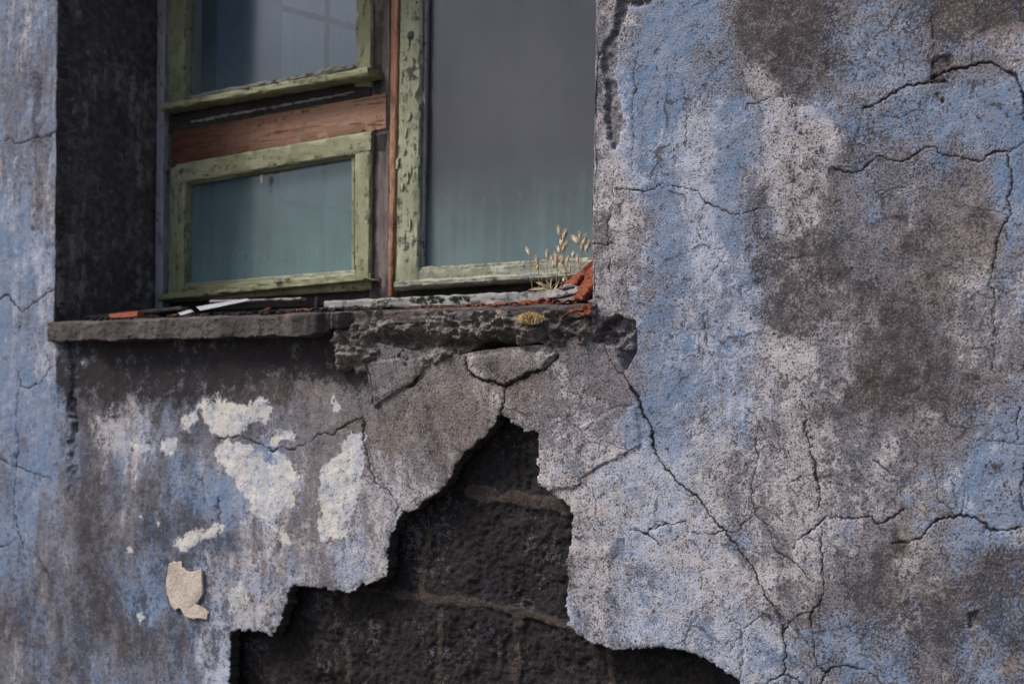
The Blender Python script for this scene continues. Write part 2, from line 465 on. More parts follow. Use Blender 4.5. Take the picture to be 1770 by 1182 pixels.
M_BRICK2 = mat_simple('red_brown_flake', (.15, .045, .028), (.30, .085, .045), 70, .9, .6, .12)
M_WHITE = mat_simple('white_paint_splinter', (.22, .235, .26), (.36, .375, .40), 60, .7, .4, .2)
M_LATH = mat_simple('pale_lath', (.13, .105, .092), (.24, .20, .18), 60, .9, .6, .1)
M_CHAR = mat_simple('charred_lump', (.022, .02, .02), (.06, .052, .05), 80, .95, .8, .1, .004)  # also colours the lump that stands in for shade between the shards
M_FRAG = mat_simple('grey_cement_fragment', (.12, .105, .10), (.34, .31, .30), 150, .95, .9, .1, .003)
M_FLAKE = mat_simple('cream_plaster_flake', (.40, .335, .285), (.50, .43, .375), 26, .95, .9, .1, .006)
M_STRAW = mat_simple('dry_straw_stem', (.24, .15, .085), (.40, .29, .19), 120, .85, .2, .15)
M_POD = mat_simple('dry_seed_pod', (.40, .32, .22), (.66, .58, .45), 160, .8, .3, .2)
M_LEAF = mat_simple('withered_leaf', (.42, .34, .20), (.60, .50, .36), 90, .85, .3, .2)
M_MOSSY = mat_simple('yellow_moss', (.34, .27, .10), (.55, .43, .20), 120, .9, .3, .1)
M_MOSSO = mat_simple('orange_moss', (.40, .20, .07), (.52, .33, .14), 120, .9, .3, .1)
M_MOSSG = mat_simple('green_moss', (.030, .042, .018), (.075, .095, .035), 120, .95, .6, .1)
M_LICH = mat_simple('pale_lichen', (.20, .24, .17), (.30, .34, .26), 120, .95, .6, .1)
M_SOIL = mat_simple('dark_soil', (.020, .017, .016), (.055, .045, .042), 140, .97, .8, .1, .004)
M_ROOM = mat_simple('room_grey_wall', (.23, .225, .235), (.30, .29, .30), 6, .95, .2, .1)
M_GROUND = mat_simple('gravelly_ground', (.06, .056, .052), (.15, .14, .13), 14, .97, .8, .1, .01)

# ------------------------------------------------------------------ the house root
house = empty('house', (0.0, 0.0, 0.0), 'derelict house with flaking blue plaster, exposed black stones and a green wooden window', 'house')

# ------------------------------------------------------------------ plaster coat: authored wear maps, 59 px cells
W_BLUE = """
65000000000000000138850036522 55000000000000000168630036645 55000000000000000087653246578 66000000000000000186574555567
55000000000000000175485235346 54000000000000000066485124433 65000000000000000047576123422 76000000000000000147475023322
76000000000000000157574012212 76000000000000000067672011112 76000000000000000178741011113 77223211000000000168763211024
67234223221000004477543221134 66233454233100004567531133346 55233566334310002366542134457 64224445334400004366443354366
54345544555500004254321343245 44356634550000005355543343234 34334555400000005466665555445 44444555000000000355666666555
"""
def parse(rows_left, rows_right):
    out = []
    for a, b in zip(rows_left.split(), rows_right.split()):
        a = [int(c) for c in a]; b = [int(c) for c in b]
        assert len(a) == 17 and len(b) == 13, (len(a), len(b), a, b)
        out.append(a+b)
    return np.array(out, float)/9.0

BL = """65000000000000000 55000000000000000 55000000000000000 66000000000000000 55000000000000000 54000000000000000 65000000000000000
76000000000000000 76000000000000000 76000000000000000 76000000000000000 77223211000000000 67234223221000004 66233454233100004
55233566334310002 64224445334400004 54345544555500004 44356634550000005 34334555400000005 44444555000000005"""
BR = """1388500365222 1686300366455 0876532466578 1865745555567 1754852353446 0664851244338 0475761234227 1474750233225 1575740122125
0676720111123 1787410111113 1687632110124 4775432211347 5675311333468 3665421344578 3664433543666 2543213432455 3555433432334
4666655554455 0355666666556"""
DL = """22000000000000000 22000000000000000 22000000000000000 22000000000000000 22000000000000000 22000000000000000 22000000000000000
22000000000000000 23000000000000000 13999999999553333 13889999985333323 12776788743333322 21634655433333332 23645443342232221
33566432342222223 24665664543222224 35644544432222225 55665543432222222 65656654432222221 55555544332222220"""
DR = """3200188623665 3111197422421 4011146322421 3111112323321 2000022333431 1000034334341 1000035433452 1000046334442 1000076434433
4100165446443 4200123367533 3200123467642 3110134433343 2113233232334 2110223222234 3211133223223 3311143454446 1211143455457
1100023345556 0100012344455"""
LL = """34000000000000000 34000000000000000 34000000000000000 34000000000000000 34000000000000000 34000000000000000 34000000000000000
34000000000000000 34000000000000000 33100000003444444 46000000003444456 44122101233444446 34366345333334456 33444445445444447
23333446546655557 32222345556777776 33233466567777776 23222367667777777 33333467666666666 33334467666666666"""
LR = """3514330211012 2423251212123 2423254212123 3335355322222 3356357422332 4447347323342 5537346223443 5537455333444 5535345544445
4534546554455 2344675443454 3333665433443 4536646454433 5655466564433 6665546455533 6677655444433 7678765445543 7766654344432
6776654434432 5666544333332"""
MAP_B, MAP_D, MAP_L = parse(BL, BR), parse(DL, DR), parse(LL, LR)

def sample(mp, U, V):
    x = np.clip(U/59.0-.5, 0, 28.999); y = np.clip(V/59.1-.5, 0, 18.999)
    ix = x.astype(int); iy = y.astype(int); fx = x-ix; fy = y-iy
    fx = fx*fx*(3-2*fx); fy = fy*fy*(3-2*fy)
    return (mp[iy, ix]*(1-fx)+mp[iy, ix+1]*fx)*(1-fy)+(mp[iy+1, ix]*(1-fx)+mp[iy+1, ix+1]*fx)*fy

HOLE = [(396, 1420), (398, 1250), (399, 1182), (402, 1092), (425, 1089), (450, 1091), (471, 1101), (480, 1085), (492, 1050), (505, 1014), (530, 1012), (560, 1017), (590, 1021),
        (607, 1019), (625, 1009), (645, 1003), (665, 994), (669, 945), (675, 915), (685, 891), (705, 884), (722, 877), (758, 850), (770, 838), (788, 807), (800, 783),
        (822, 770), (845, 742), (866, 715), (885, 731), (905, 743), (931, 746), (928, 773), (927, 805), (931, 837), (949, 854), (968, 866), (982, 876),
        (987, 892), (985, 930), (981, 970), (980, 1010), (981, 1058), (985, 1078), (997, 1096), (1020, 1104), (1060, 1118), (1100, 1122), (1150, 1119), (1190, 1127), (1225, 1140),
        (1256, 1155), (1287, 1184), (1320, 1230), (1350, 1300), (1370, 1420)]
OPENING = [(108, -420), (101, 0), (97, 280), (93, 558), (96, 572), (300, 570), (570, 566), (640, 590), (740, 612), (800, 612), (830, 606), (880, 600), (940, 596),
           (975, 588), (1000, 580), (1022, 572), (1024, 540), (1026, 300), (1031, 0), (1036, -420)]

# polyline, half width px, depth mm, darkness
CRACKS = [
 ([(1040,598),(1064,640),(1090,668),(1104,690)], 2.4, 5, .9), ([(1090,668),(1106,694),(1118,730),(1128,770),(1138,797)], 3.6, 9, 1),
 ([(1138,797),(1160,820),(1195,850),(1225,885),(1255,918),(1285,960),(1310,1000),(1330,1035),(1345,1057)], 2.3, 6, 1),
 ([(1345,1057),(1370,1080),(1400,1115)], 1.2, 3, .7), ([(1132,800),(1127,850),(1122,910)], 1.2, 2, .5),
 ([(1055,905),(1075,912),(1078,950)], 1.3, 2, .6), ([(1085,915),(1110,918),(1130,928),(1147,946)], 2.0, 4, .8),
 ([(1122,916),(1150,905),(1185,900),(1192,920),(1215,922),(1250,917),(1275,920),(1285,905),(1307,890),(1300,868),(1297,840),(1308,805),(1305,770),(1310,740)], 1.7, 3, .75),
 ([(1307,890),(1330,920),(1335,940),(1365,965),(1390,985),(1402,1002)], 2.0, 4, .8),
 ([(1373,952),(1375,935),(1400,920),(1420,900),(1428,893),(1470,897),(1490,893),(1505,893),(1515,906),(1540,895),(1562,878)], 2.1, 4, .85),
 ([(1515,906),(1530,928)], 1.5, 3, .7), ([(1540,941),(1570,937),(1592,930),(1605,910),(1620,897),(1650,893),(1670,890),(1700,902),(1712,917),(1740,917),(1785,910)], 2.6, 5, .9),
 ([(1650,893),(1640,878),(1620,864),(1618,790)], 1.6, 3, .7), ([(1710,918),(1708,950),(1704,985)], 1.3, 2, .6), ([(1665,830),(1672,870),(1660,890)], 1.2, 2, .5),
 ([(1387,700),(1390,740),(1400,785),(1410,800),(1412,835),(1416,846),(1413,880)], 2.2, 4, .85), ([(1510,795),(1525,805),(1542,822)], 2.2, 4, .85),
 ([(1420,915),(1422,980),(1425,1020),(1405,1055),(1403,1070),(1407,1110),(1413,1150),(1428,1160),(1440,1152),(1460,1150),(1490,1157),(1515,1170),(1540,1195)], 2.2, 4, .85),
 ([(1428,1160),(1412,1190)], 2.0, 4, .8), ([(1345,1057),(1355,1080),(1356,1100),(1357,1150),(1358,1165),(1340,1172),(1295,1186)], 2.0, 4, .8),
 ([(1358,1165),(1380,1175),(1395,1186)], 2.0, 4, .8), ([(1355,1095),(1365,1078),(1385,1060),(1402,1057)], 1.8, 3, .75),
 ([(1233,1022),(1250,1045),(1270,1070),(1285,1085),(1283,1110),(1285,1150)], 3.6, 4, .45), ([(1285,1085),(1300,1078),(1322,1058)], 1.8, 3, .6),
 ([(1490,188),(1510,180),(1530,172),(1550,158),(1565,148),(1600,143),(1636,142)], 3.0, 6, .9),
 ([(1608,137),(1650,120),(1690,110),(1712,107),(1735,120),(1755,130),(1758,145),(1768,162)], 3.8, 8, .95), ([(1768,160),(1772,210)], 6, 9, 1),
 ([(1612,138),(1612,90),(1610,20)], 3.2, 4, .6), ([(1472,163),(1490,188),(1485,215),(1472,270)], 1.5, 2, .6), ([(1500,30),(1497,90),(1490,110)], 1.4, 2, .5),
 ([(1440,290),(1475,298),(1490,295),(1515,270),(1540,275),(1560,278),(1590,262),(1600,253),(1615,255),(1625,265),(1660,270),(1695,278),(1710,265),(1740,262),(1785,240)], 2.5, 5, .9),
 ([(1590,262),(1580,290),(1573,325),(1530,328),(1510,335)], 1.4, 2, .65), ([(1742,263),(1748,300),(1740,345),(1748,370),(1730,395),(1720,430),(1715,470),(1708,490),(1716,505),(1717,600),(1712,640)], 2.3, 4, .85),
 ([(1716,483),(1745,482),(1770,490)], 1.4, 2, .5), ([(1060,325),(1095,328),(1130,328),(1145,320),(1180,322),(1205,330),(1220,350),(1245,360),(1270,373),(1300,365),(1328,357)], 2.0, 4, .9),
 ([(1062,285),(1060,325),(1058,355),(1050,400),(1048,420),(1052,470)], 1.7, 3, .75), ([(1026,422),(1060,420)], 2.2, 4, .8), ([(1028,515),(1045,516)], 1.6, 3, .7),
 ([(1100,100),(1093,190),(1091,240),(1093,300)], 2.2, 3, .7), ([(1278,150),(1300,210),(1318,255)], 1.6, 2, .55), ([(1180,140),(1183,180),(1187,230),(1185,262)], 1.8, 2, .6),
 ([(1265,400),(1255,440),(1215,490),(1212,530),(1225,600),(1235,628),(1245,655)], 1.5, 2, .6), ([(1245,652),(1262,672),(1300,690),(1328,696)], 1.2, 2, .55), ([(1165,655),(1200,668),(1243,652)], 1.2, 2, .5),
 ([(804,618),(808,640),(830,655),(875,668)], 3.2, 8, 1), ([(875,668),(905,654),(938,641)], 3.6, 8, 1), ([(875,668),(873,690),(865,718)], 2.6, 8, 1),
 ([(637,640),(645,665),(645,703)], 2.2, 5, .9), ([(704,669),(718,662),(729,650)], 3.2, 6, .95),
 ([(375,758),(405,755),(418,755),(445,768),(470,780),(485,772),(500,778),(535,762),(548,750),(570,752),(590,738),(610,727),(626,723),(625,760),(632,775),(636,810),(650,835),(686,872),(682,893)], 2.0, 5, .9),
 ([(377,860),(382,880),(383,905),(378,930)], 2.0, 4, .8), ([(0,246),(20,240),(25,248),(60,240),(85,235),(97,222)], 2.2, 4, .75), ([(84,238),(84,290)], 1.2, 2, .5),
 ([(-10,520),(15,510),(38,540),(55,525),(75,510),(92,495)], 2.2, 4, .75), ([(38,540),(38,560),(25,578)], 1.4, 3, .6),
 ([(33,640),(35,668),(50,672),(70,660),(90,634)], 2.2, 4, .8), ([(35,665),(30,700),(30,760),(28,800),(22,850),(28,910),(40,945),(60,955),(75,980),(92,1002)], 1.7, 3, .7),
 ([(-10,788),(40,810),(60,820),(87,824)], 2.2, 4, .75), ([(-10,946),(15,942),(28,930)], 2.4, 4, .75), ([(60,30),(70,70),(72,100)], 1.3, 2, .5),
 ([(1000,840),(1010,825),(1035,805),(1060,795),(1085,782),(1107,770)], 2.2, 5, .55), ([(942,747),(975,727),(1000,700),(1026,658)], 1.5, 3, .5),
 ([(1010,745),(1035,718),(1060,706),(1092,700)], 2.0, 4, .45), ([(1765,700),(1758,720),(1757,760)], 2, 4, .8), ([(1690,760),(1720,762),(1785,772)], 1.8, 3, .7), ([(1768,800),(1764,840),(1772,890)], 2.4, 4, .8),
 ([(640,700),(672,680),(705,669)], 1.4, 3, .35), ([(285,925),(320,900),(350,900)], 1.0, 1, .2), ([(600,770),(596,820),(603,900)], 1.2, 2, .4),
 ([(940,640),(958,622),(966,612)], 3.0, 6, .8), ([(1400,540),(1440,555),(1470,552)], 1.3, 2, .5), ([(1500,660),(1480,700),(1470,720)], 1.2, 2, .4),
]
# chips knocked out of the surface: outline, depth mm, darkness
CHIPS = [
 ([(1070,-10),(1088,4),(1080,34),(1068,60),(1066,120),(1067,160),(1076,195),(1081,215),(1074,245),(1062,262),(1050,240),(1046,190),(1050,170),(1040,130),(1036,92),(1046,70),(1062,50),(1064,20)], 10, .34),
 ([(1085,4),(1135,-6),(1132,5),(1105,11),(1088,16)], 8, .55),
 ([(1022,588),(1040,562),(1062,546),(1080,549),(1094,556),(1099,574),(1098,606),(1080,640),(1060,600),(1045,596)], 26, .35),
 ([(1618,95),(1645,92),(1650,108),(1622,128),(1612,120)], 5, .7), ([(1612,162),(1626,160),(1630,176),(1614,178)], 4, .6), ([(118,690),(127,690),(126,745),(118,735)], 8, .8),
 ([(1408,830),(1418,826),(1420,846),(1412,848)], 5, .8), ([(1672,1060),(1690,1055),(1692,1080),(1676,1082)], 4, .5),
]
CREAMS = [
 [(345,700),(352,686),(372,690),(375,678),(380,692),(397,695),(410,700),(428,697),(445,690),(460,692),(467,705),(466,720),(458,735),(447,725),(430,735),(418,755),(405,755),(380,756),(362,745),(350,728)],
 [(372,775),(385,764),(418,762),(440,772),(455,778),(470,782),(490,785),(505,800),(512,815),(512,840),(508,865),(495,875),(480,885),(470,900),(460,905),(445,895),(425,862),(408,835),(390,810),(375,790)],
 [(462,752),(480,742),(500,745),(510,755),(505,761),(490,758),(483,766),(475,776),(465,770)],
 [(590,766),(600,755),(620,750),(625,755),(625,800),(622,840),(612,875),(600,900),(590,915),(572,905),(557,890),(549,860),(552,812),(560,797),(575,787),(590,786)],
 [(569,692),(574,686),(573,697)], [(580,691),(588,707),(580,712),(574,708)],
 [(275,766),(290,755),(305,758),(305,780),(290,785),(278,780)], [(314,716),(320,706),(326,712),(340,705),(338,725),(325,745),(313,740)], [(225,760),(240,775),(258,773),(255,785),(232,786)],
 [(305,942),(320,922),(340,915),(360,916),(378,905),(397,903),(386,922),(360,930),(336,945),(315,951)], [(463,905),(485,913),(502,938),(490,930),(472,915)],
 [(225,945),(232,950),(230,958),(224,954)], [(246,888),(250,895),(247,905)], [(275,898),(280,905),(276,912)], [(130,622),(140,618),(146,630),(134,640)], [(150,620),(158,622),(154,632)], [(345,634),(358,628),(352,638)],
 [(230,1062),(245,1058),(255,1065),(246,1076)], [(258,1060),(270,1064),(262,1080)], [(548,880),(560,900),(590,915),(606,900),(598,930),(570,930),(552,935)], [(390,1010),(420,1005),(440,1030),(430,1050),(400,1055)],
]
SOFT = [  # centre u,v, radii, channel, strength : stains that do not follow the cells
 (182,740,26,40,'L',.3),(235,705,24,45,'L',.35),(350,1100,22,60,'L',.25),(440,1000,60,30,'B',.2),(160,850,24,50,'D',.3),(200,1080,60,50,'D',.25),(30,1080,30,40,'D',.25),(1740,870,40,60,'B',.3),(1700,1100,50,40,'B',.25),(1560,880,60,30,'B',.2),(1195,330,75,330,'B',.30),(1150,760,90,110,'B',.15),(1640,170,120,110,'B',.16),(1740,330,40,90,'B',.2),(1700,850,90,60,'B',.2),(1400,1130,120,50,'B',.15),(1040,1000,50,120,'B',.12),(1390,300,40,90,'L',.2),(1062,400,26,170,'L',.32),(1075,140,22,110,'L',.25),(1385,285,52,85,'L',.38),(1360,345,30,80,'L',.2),(1405,430,40,42,'D',.42),(1372,560,42,62,'D',.42),(1600,625,66,62,'D',.34),(1382,62,52,58,'D',.4),(1430,30,60,40,'D',.2),(1665,12,95,24,'D',.45),(1520,460,40,30,'D',.2),(1345,1010,26,24,'D',.45),(1625,1070,24,30,'D',.3),(1740,1010,50,60,'D',.25),(1500,900,40,20,'L',.2),(1590,700,50,24,'L',.2),(1570,1060,60,40,'L',.2),(1212,330,26,130,'L',.28),(1372,70,34,36,'D',.35),(1280,1010,90,40,'L',.15),(66,170,8,60,'D',.7),(62,330,10,90,'D',.4),(1385,45,40,42,'D',.55),(1345,70,22,40,'D',.35),(1370,560,36,40,'D',.35),(1410,420,20,40,'D',.35),(1590,620,60,60,'D',.22),(1640,20,80,18,'D',.4),
 (1310,575,30,24,'L',.45),(1215,260,24,70,'L',.35),(1225,420,18,60,'L',.35),(1232,765,28,30,'L',.4),(1360,850,40,30,'L',.25),(1400,250,40,30,'L',.25),(465,900,50,14,'L',.3),
 (348,1000,14,60,'L',.4),(350,1120,20,70,'L',.35),(182,740,28,40,'L',.3),(235,700,22,40,'L',.3),(470,800,22,16,'B',.5),(400,850,45,40,'B',.3),(250,1030,40,30,'B',.35),
 (1325,350,14,10,'D',.2),(985,640,26,30,'L',.25),(940,790,26,50,'L',.25),(1020,880,20,60,'L',.2),(725,700,4,30,'L',.5),(1745,830,30,40,'B',.3),(1750,300,25,60,'B',.3),(1650,820,14,20,'L',.3),(1330,640,30,20,'L',.2),
]

def frange(a, b, s): return np.arange(a, b, s)

def grid_axes(lo, hi, flo, fhi, fine, coarse):
    return np.concatenate([frange(lo, flo-coarse*.4, coarse), frange(flo, fhi, fine), frange(fhi+coarse*.4, hi, coarse)])

def add_attr(me, name, rgb):
    a = me.attributes.new(name, 'FLOAT_COLOR', 'POINT')
    d = np.ones((len(rgb[0]), 4), np.float32)
    for k in range(3): d[:, k] = rgb[k]
    a.data.foreach_set('color', d.ravel())

def mesh_np(name, co, quads, mats, parent, attrs=None, mi=None, smooth=True):
    me = bpy.data.meshes.new(name)
    nq = len(quads)
    me.vertices.add(len(co)); me.vertices.foreach_set('co', np.ascontiguousarray(co, np.float32).ravel())
    me.loops.add(nq*4); me.loops.foreach_set('vertex_index', np.ascontiguousarray(quads, np.int32).ravel())
    me.polygons.add(nq); me.polygons.foreach_set('loop_start', np.arange(0, nq*4, 4, dtype=np.int32))
    for m in mats: me.materials.append(m)
    if mi is not None: me.polygons.foreach_set('material_index', mi.astype(np.int32))
    me.polygons.foreach_set('use_smooth', np.full(nq, smooth))
    for k, v in (attrs or {}).items(): add_attr(me, k, v)
    me.update(calc_edges=True)
    o = bpy.data.objects.new(name, me)
    return link(o, parent)

def cut_grid(u, v, sdf, snap=1.3):
    """tensor grid -> kept quads with the cut line snapped smooth; returns U,V (moved), quads, boundary edges"""
    V, U = np.meshgrid(v, u, indexing='ij')
    gv, gu = np.gradient(sdf, v, u)
    gg = np.maximum(gu*gu+gv*gv, .05)
    near = np.abs(sdf) < snap
    U = np.where(near, U-sdf*gu/gg, U); V = np.where(near, V-sdf*gv/gg, V)
    val = np.where(near, 0.0, sdf)
    keep = val >= 0
    nv, nu = sdf.shape
    idx = np.arange(nv*nu).reshape(nv, nu)
    k = keep[:-1, :-1] & keep[1:, :-1] & keep[:-1, 1:] & keep[1:, 1:]
    allz = (val[:-1, :-1] == 0) & (val[1:, :-1] == 0) & (val[:-1, 1:] == 0) & (val[1:, 1:] == 0)
    k &= ~allz
    q = np.stack([idx[1:, :-1][k], idx[1:, 1:][k], idx[:-1, 1:][k], idx[:-1, :-1][k]], 1)   # seen from -y: counter-clockwise
    e = np.concatenate([q[:, [0, 1]], q[:, [1, 2]], q[:, [2, 3]], q[:, [3, 0]]])
    key = np.sort(e, 1); kk = key[:, 0].astype(np.int64)*(nv*nu)+key[:, 1]
    _, first, cnt = np.unique(kk, return_index=True, return_counts=True)
    be = e[first[cnt == 1]]
    near_f = np.abs(sdf.ravel()) < 12
    be = be[near_f[be[:, 0]] & near_f[be[:, 1]]]
    return U, V, q, be

def compact(n, q, be):
    used = np.unique(q); m = np.full(n, -1, np.int64); m[used] = np.arange(len(used))
    return used, m[q], m[be]

def build_plaster():
    u = grid_axes(-900, 2750, -24, 1796, 2.0, 16); v = grid_axes(-900, 2000, -24, 1206, 2.0, 16)
    V, U = np.meshgrid(v, u, indexing='ij')
    w = unproj(U, V, 0.0); X, Z = w[..., 0], w[..., 2]
    j1 = fbm(X, Z, 55, 4, 3); j2 = fbm(X, Z, 9, 3, 5)
    hole = poly_sdf(U, V, HOLE)
    opn = poly_sdf(U, V, OPENING)
    sdf = -np.maximum(hole+j1*3.6+fbm(X, Z, 170, 3, 6)*2.0+j2*2, opn+j1*1.0)
    # height toward the viewer, metres
    h = fbm(X, Z, 2.2, 3, 21)*.006+fbm(X, Z, 9, 4, 22)*.0022+fbm(X, Z, 38, 3, 23)*.0011
    warp = 20
    Uw = U+fbm(X, Z, 7, 4, 41)*warp; Vw = V+fbm(X, Z, 7, 4, 42)*warp
    B = sample(MAP_B, Uw, Vw); D = sample(MAP_D, Uw, Vw); L = sample(MAP_L, Uw, Vw)
    vs = .38+.5*sstep(500, 900, U)                    # runs are long on the left, patchier on the right
    for q, sd, am in ((B, 201, .26), (D, 231, .24), (L, 261, .22)):
        q += am*fbm(X, Z*vs, 9, 4, sd, .6)*sstep(.02, .25, q) + .20*fbm(X, Z*vs, 27, 4, sd+9, .65)*sstep(.02, .25, q)
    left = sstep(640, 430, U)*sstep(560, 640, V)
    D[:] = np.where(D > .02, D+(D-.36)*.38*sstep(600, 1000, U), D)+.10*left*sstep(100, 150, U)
    L[:] = L+(L-.42)*.35*sstep(700, 1000, U)
    B[:] = B+.10*left
    ch = {'B': B, 'D': D, 'L': L}
    soft_n1 = fbm(X, Z, 14, 4, 301); soft_n2 = fbm(X, Z, 32, 4, 302, .65)
    for (cu, cv, ru, rv, c, s) in SOFT:
        r = np.sqrt(((Uw-cu)/ru)**2+((Vw-cv)/rv)**2)
        r = r*(1+.45*soft_n1)+.35*soft_n2
        ch[c] += s*np.exp(-np.minimum(np.maximum(r, 0)**2, 40))
    np.minimum(D, .86+.12*soft_n2, out=D); np.minimum(L, .80, out=L); np.minimum(B, .90, out=B)
    K = np.zeros_like(U); C = np.zeros_like(U); Df = np.zeros_like(U)
    def win(pts, pad):
        pts = np.array(pts); u0, v0 = pts.min(0)-pad; u1, v1 = pts.max(0)+pad
        return slice(max(0, np.searchsorted(v, v0)), np.searchsorted(v, v1)), slice(max(0, np.searchsorted(u, u0)), np.searchsorted(u, u1))
    rnd = random.Random(5)
    twigs = []
    for pts, hw, dep, dk in CRACKS:
        if hw < 1.4: continue
        for (a, b) in zip(pts[:-1], pts[1:]):
            if a[0] > 960 and a[1] < 1200 and rnd.random() < .30:
                p = [(a[0]+b[0])/2, (a[1]+b[1])/2]; an = math.atan2(b[1]-a[1], b[0]-a[0])+rnd.choice([-1, 1])*rnd.uniform(.7, 1.7); tw = [tuple(p)]
                for _ in range(rnd.randint(2, 5)):
                    an += rnd.uniform(-.6, .6); st_ = rnd.uniform(9, 22); p = [p[0]+st_*math.cos(an), p[1]+st_*math.sin(an)]; tw.append(tuple(p))
                twigs.append((tw, rnd.uniform(.9, 1.4), 2, rnd.uniform(.4, .7)))
    for pts, hw, dep, dk in CRACKS+twigs:
        line = jitter_line(jitter_line(pts, .16, 17, rnd), .34, 4.5, rnd); sl = win(line, 14)
        uu, vv = U[sl], V[sl]
        if uu.size == 0: continue
        d2 = np.full(uu.shape, 1e9); n = len(line)
        wv = np.array([rnd.uniform(.45, 1.15) for _ in range(n)]); wv[0] *= .5; wv[-1] *= .4
        wd = np.ones(uu.shape)
        for i, (a, b) in enumerate(zip(line[:-1], line[1:])):
            ex, ey = b-a; t = np.clip(((uu-a[0])*ex+(vv-a[1])*ey)/max(ex*ex+ey*ey, 1e-6), 0, 1)
            dd = np.hypot(uu-a[0]-t*ex, vv-a[1]-t*ey); m = dd < d2
            d2 = np.where(m, dd, d2); wd = np.where(m, wv[i]*(1-t)+wv[i+1]*t, wd)
        wd = np.maximum(.28, .62*hw*wd*(1+.9*j1[sl]+.4*j2[sl]))
        core = (1-sstep(wd*.5, wd*1.1+.7, d2))
        h[sl] -= core*dep*.00055
        K[sl] = np.maximum(K[sl], core*dk)
        D[sl] += .12*dk*np.exp(-(d2/6)**2)*(1+j2[sl])
    for pts, dep, dk in CHIPS:
        sl = win(pts, 14); s = poly_sdf(U[sl], V[sl], pts)+j1[sl]*4+j2[sl]*3
        core = sstep(-2.5, 4.0, s)
        h[sl] -= core*(dep*.0008)*(1+.6*j1[sl]); Df[sl] = np.maximum(Df[sl], core*dk*(.62+.3*j1[sl]))
        B[sl] *= 1-core; L[sl] *= 1-.7*core
    for i, pts in enumerate(CREAMS):
        sl = win(pts, 20); s = poly_sdf(U[sl], V[sl], pts)+j1[sl]*6+fbm(X[sl], Z[sl], 150, 3, 91)*3+j2[sl]*3
        soft = 5.0 if i not in (3, 18, 20, 9) else 7.0
        m = sstep(-soft, soft, s); C[sl] = np.maximum(C[sl], m*(1 if i not in (18, 20) else .55)); h[sl] += .0002*m; D[sl] *= 1-.75*m; L[sl] *= 1-.3*m
    # blue brush marks over the cream lobe
    C -= .65*np.exp(-(((Uw-470)/26)**2+((Vw-800)/17)**2)); C -= .5*np.exp(-(((Uw-432)/20)**2+((Vw-786)/9)**2))
    B += .8*np.exp(-(((Uw-470)/34)**2+((Vw-800)/24)**2))
    # soot under the sill, a slightly proud coat left of the apron
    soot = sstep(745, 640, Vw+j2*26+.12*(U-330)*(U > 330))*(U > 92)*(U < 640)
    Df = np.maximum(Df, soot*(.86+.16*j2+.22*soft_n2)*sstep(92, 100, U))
    apron = sstep(119, 124, U+j1*7+.06*np.maximum(0, 640-V))*sstep(560, 620, V)*sstep(900, 760, V)*sstep(720, 560, U)
    h -= .008*apron
    plate = poly_sdf(U, V, [(630, 625), (645, 706), (680, 681), (705, 668), (730, 652), (740, 620)])
    h += .006*sstep(-1.5, 2.5, plate+j1*2)
    plate = poly_sdf(U, V, [(806, 620), (812, 645), (840, 658), (875, 666), (905, 652), (937, 639), (962, 612), (880, 604)])
    h += .007*sstep(-1.5, 2.5, plate+j1*2)
    plate = poly_sdf(U, V, [(1000, 842), (1010, 827), (1035, 807), (1062, 797), (1108, 772), (1098, 702), (1060, 706), (1035, 720), (960, 760), (948, 850)])
    h += .0035*sstep(-2, 3, plate+j1*3)
    # crumbled lip round the hole
    h -= .004*np.exp(-(np.maximum(0, -hole)/5.0)**2)*(.6+.6*j1)*(hole < 3)
    R = .25+.75*sstep(480, 800, U+.15*(V-900))
    Wm = np.clip(.45+.35*j2+.5*np.exp(-(((U-800)/240)**2+((V-690)/100)**2))-.3*sstep(620, 200, U)+.2*sstep(1300, 1700, U), 0, 1)
    Wm = np.clip(Wm, 0, 1)
    brown = np.exp(-(((U-780)/210)**2+((V-690)/95)**2))
    L -= .30*brown; B -= .35*brown
    brown = np.exp(-(((U-1050)/50)**2+((V-655)/50)**2)); L -= .35*brown; B -= .5*brown
    Um, Vm, q, be = cut_grid(u, v, sdf)
    w = unproj(Um, Vm, 0.0)
    co = w.reshape(-1, 3).copy(); co[:, 1] -= h.ravel()
    used, q, be = compact(len(co), q, be)
    co = co[used]
    arr = lambda a: np.clip(a.ravel()[used], 0, 1.6)
    at = {'wear': [arr(B), arr(D), arr(L)], 'marks': [arr(C), arr(K), arr(R)], 'extra': [arr(Wm), arr(Df), arr(Df*0)]}
    # thickness of the coat along every broken edge
    ring = np.unique(be); mp = np.full(len(co), -1, np.int64); mp[ring] = np.arange(len(ring))
    n0 = len(co); mi = np.zeros(len(q), int); layers = [ring]
    prev = ring; allco = [co]; allq = [q]; base = n0
    jr = fbm(co[ring, 0], co[ring, 2], 90, 3, 77)
    jr2 = fbm(co[ring, 0]+5, co[ring, 2], 140, 3, 78)
    prevmap = lambda e: e
    pidx = ring
    for k, dy in enumerate((.009, .019, .030)):
        c = co[ring].copy(); c[:, 1] += dy; c[:, 0] += jr*.0022*(k+1)*.7; c[:, 2] += jr2*.0022*(k+1)*.7
        allco.append(c); cur = np.arange(base, base+len(ring)); base += len(ring)
        a = pidx[mp[be[:, 0]]]; b = pidx[mp[be[:, 1]]]; a2 = cur[mp[be[:, 0]]]; b2 = cur[mp[be[:, 1]]]
        allq.append(np.stack([b, a, a2, b2], 1)); mi = np.concatenate([mi, np.ones(len(be), int)])
        pidx = cur
    reps = 3
    for k in at: at[k] = [np.concatenate([c]+[c[ring]]*reps) for c in at[k]]
    # the rest of the facade beyond the finely built area
    x0, x1, z0, z1 = -3.6, 2.3, .02, 2.9
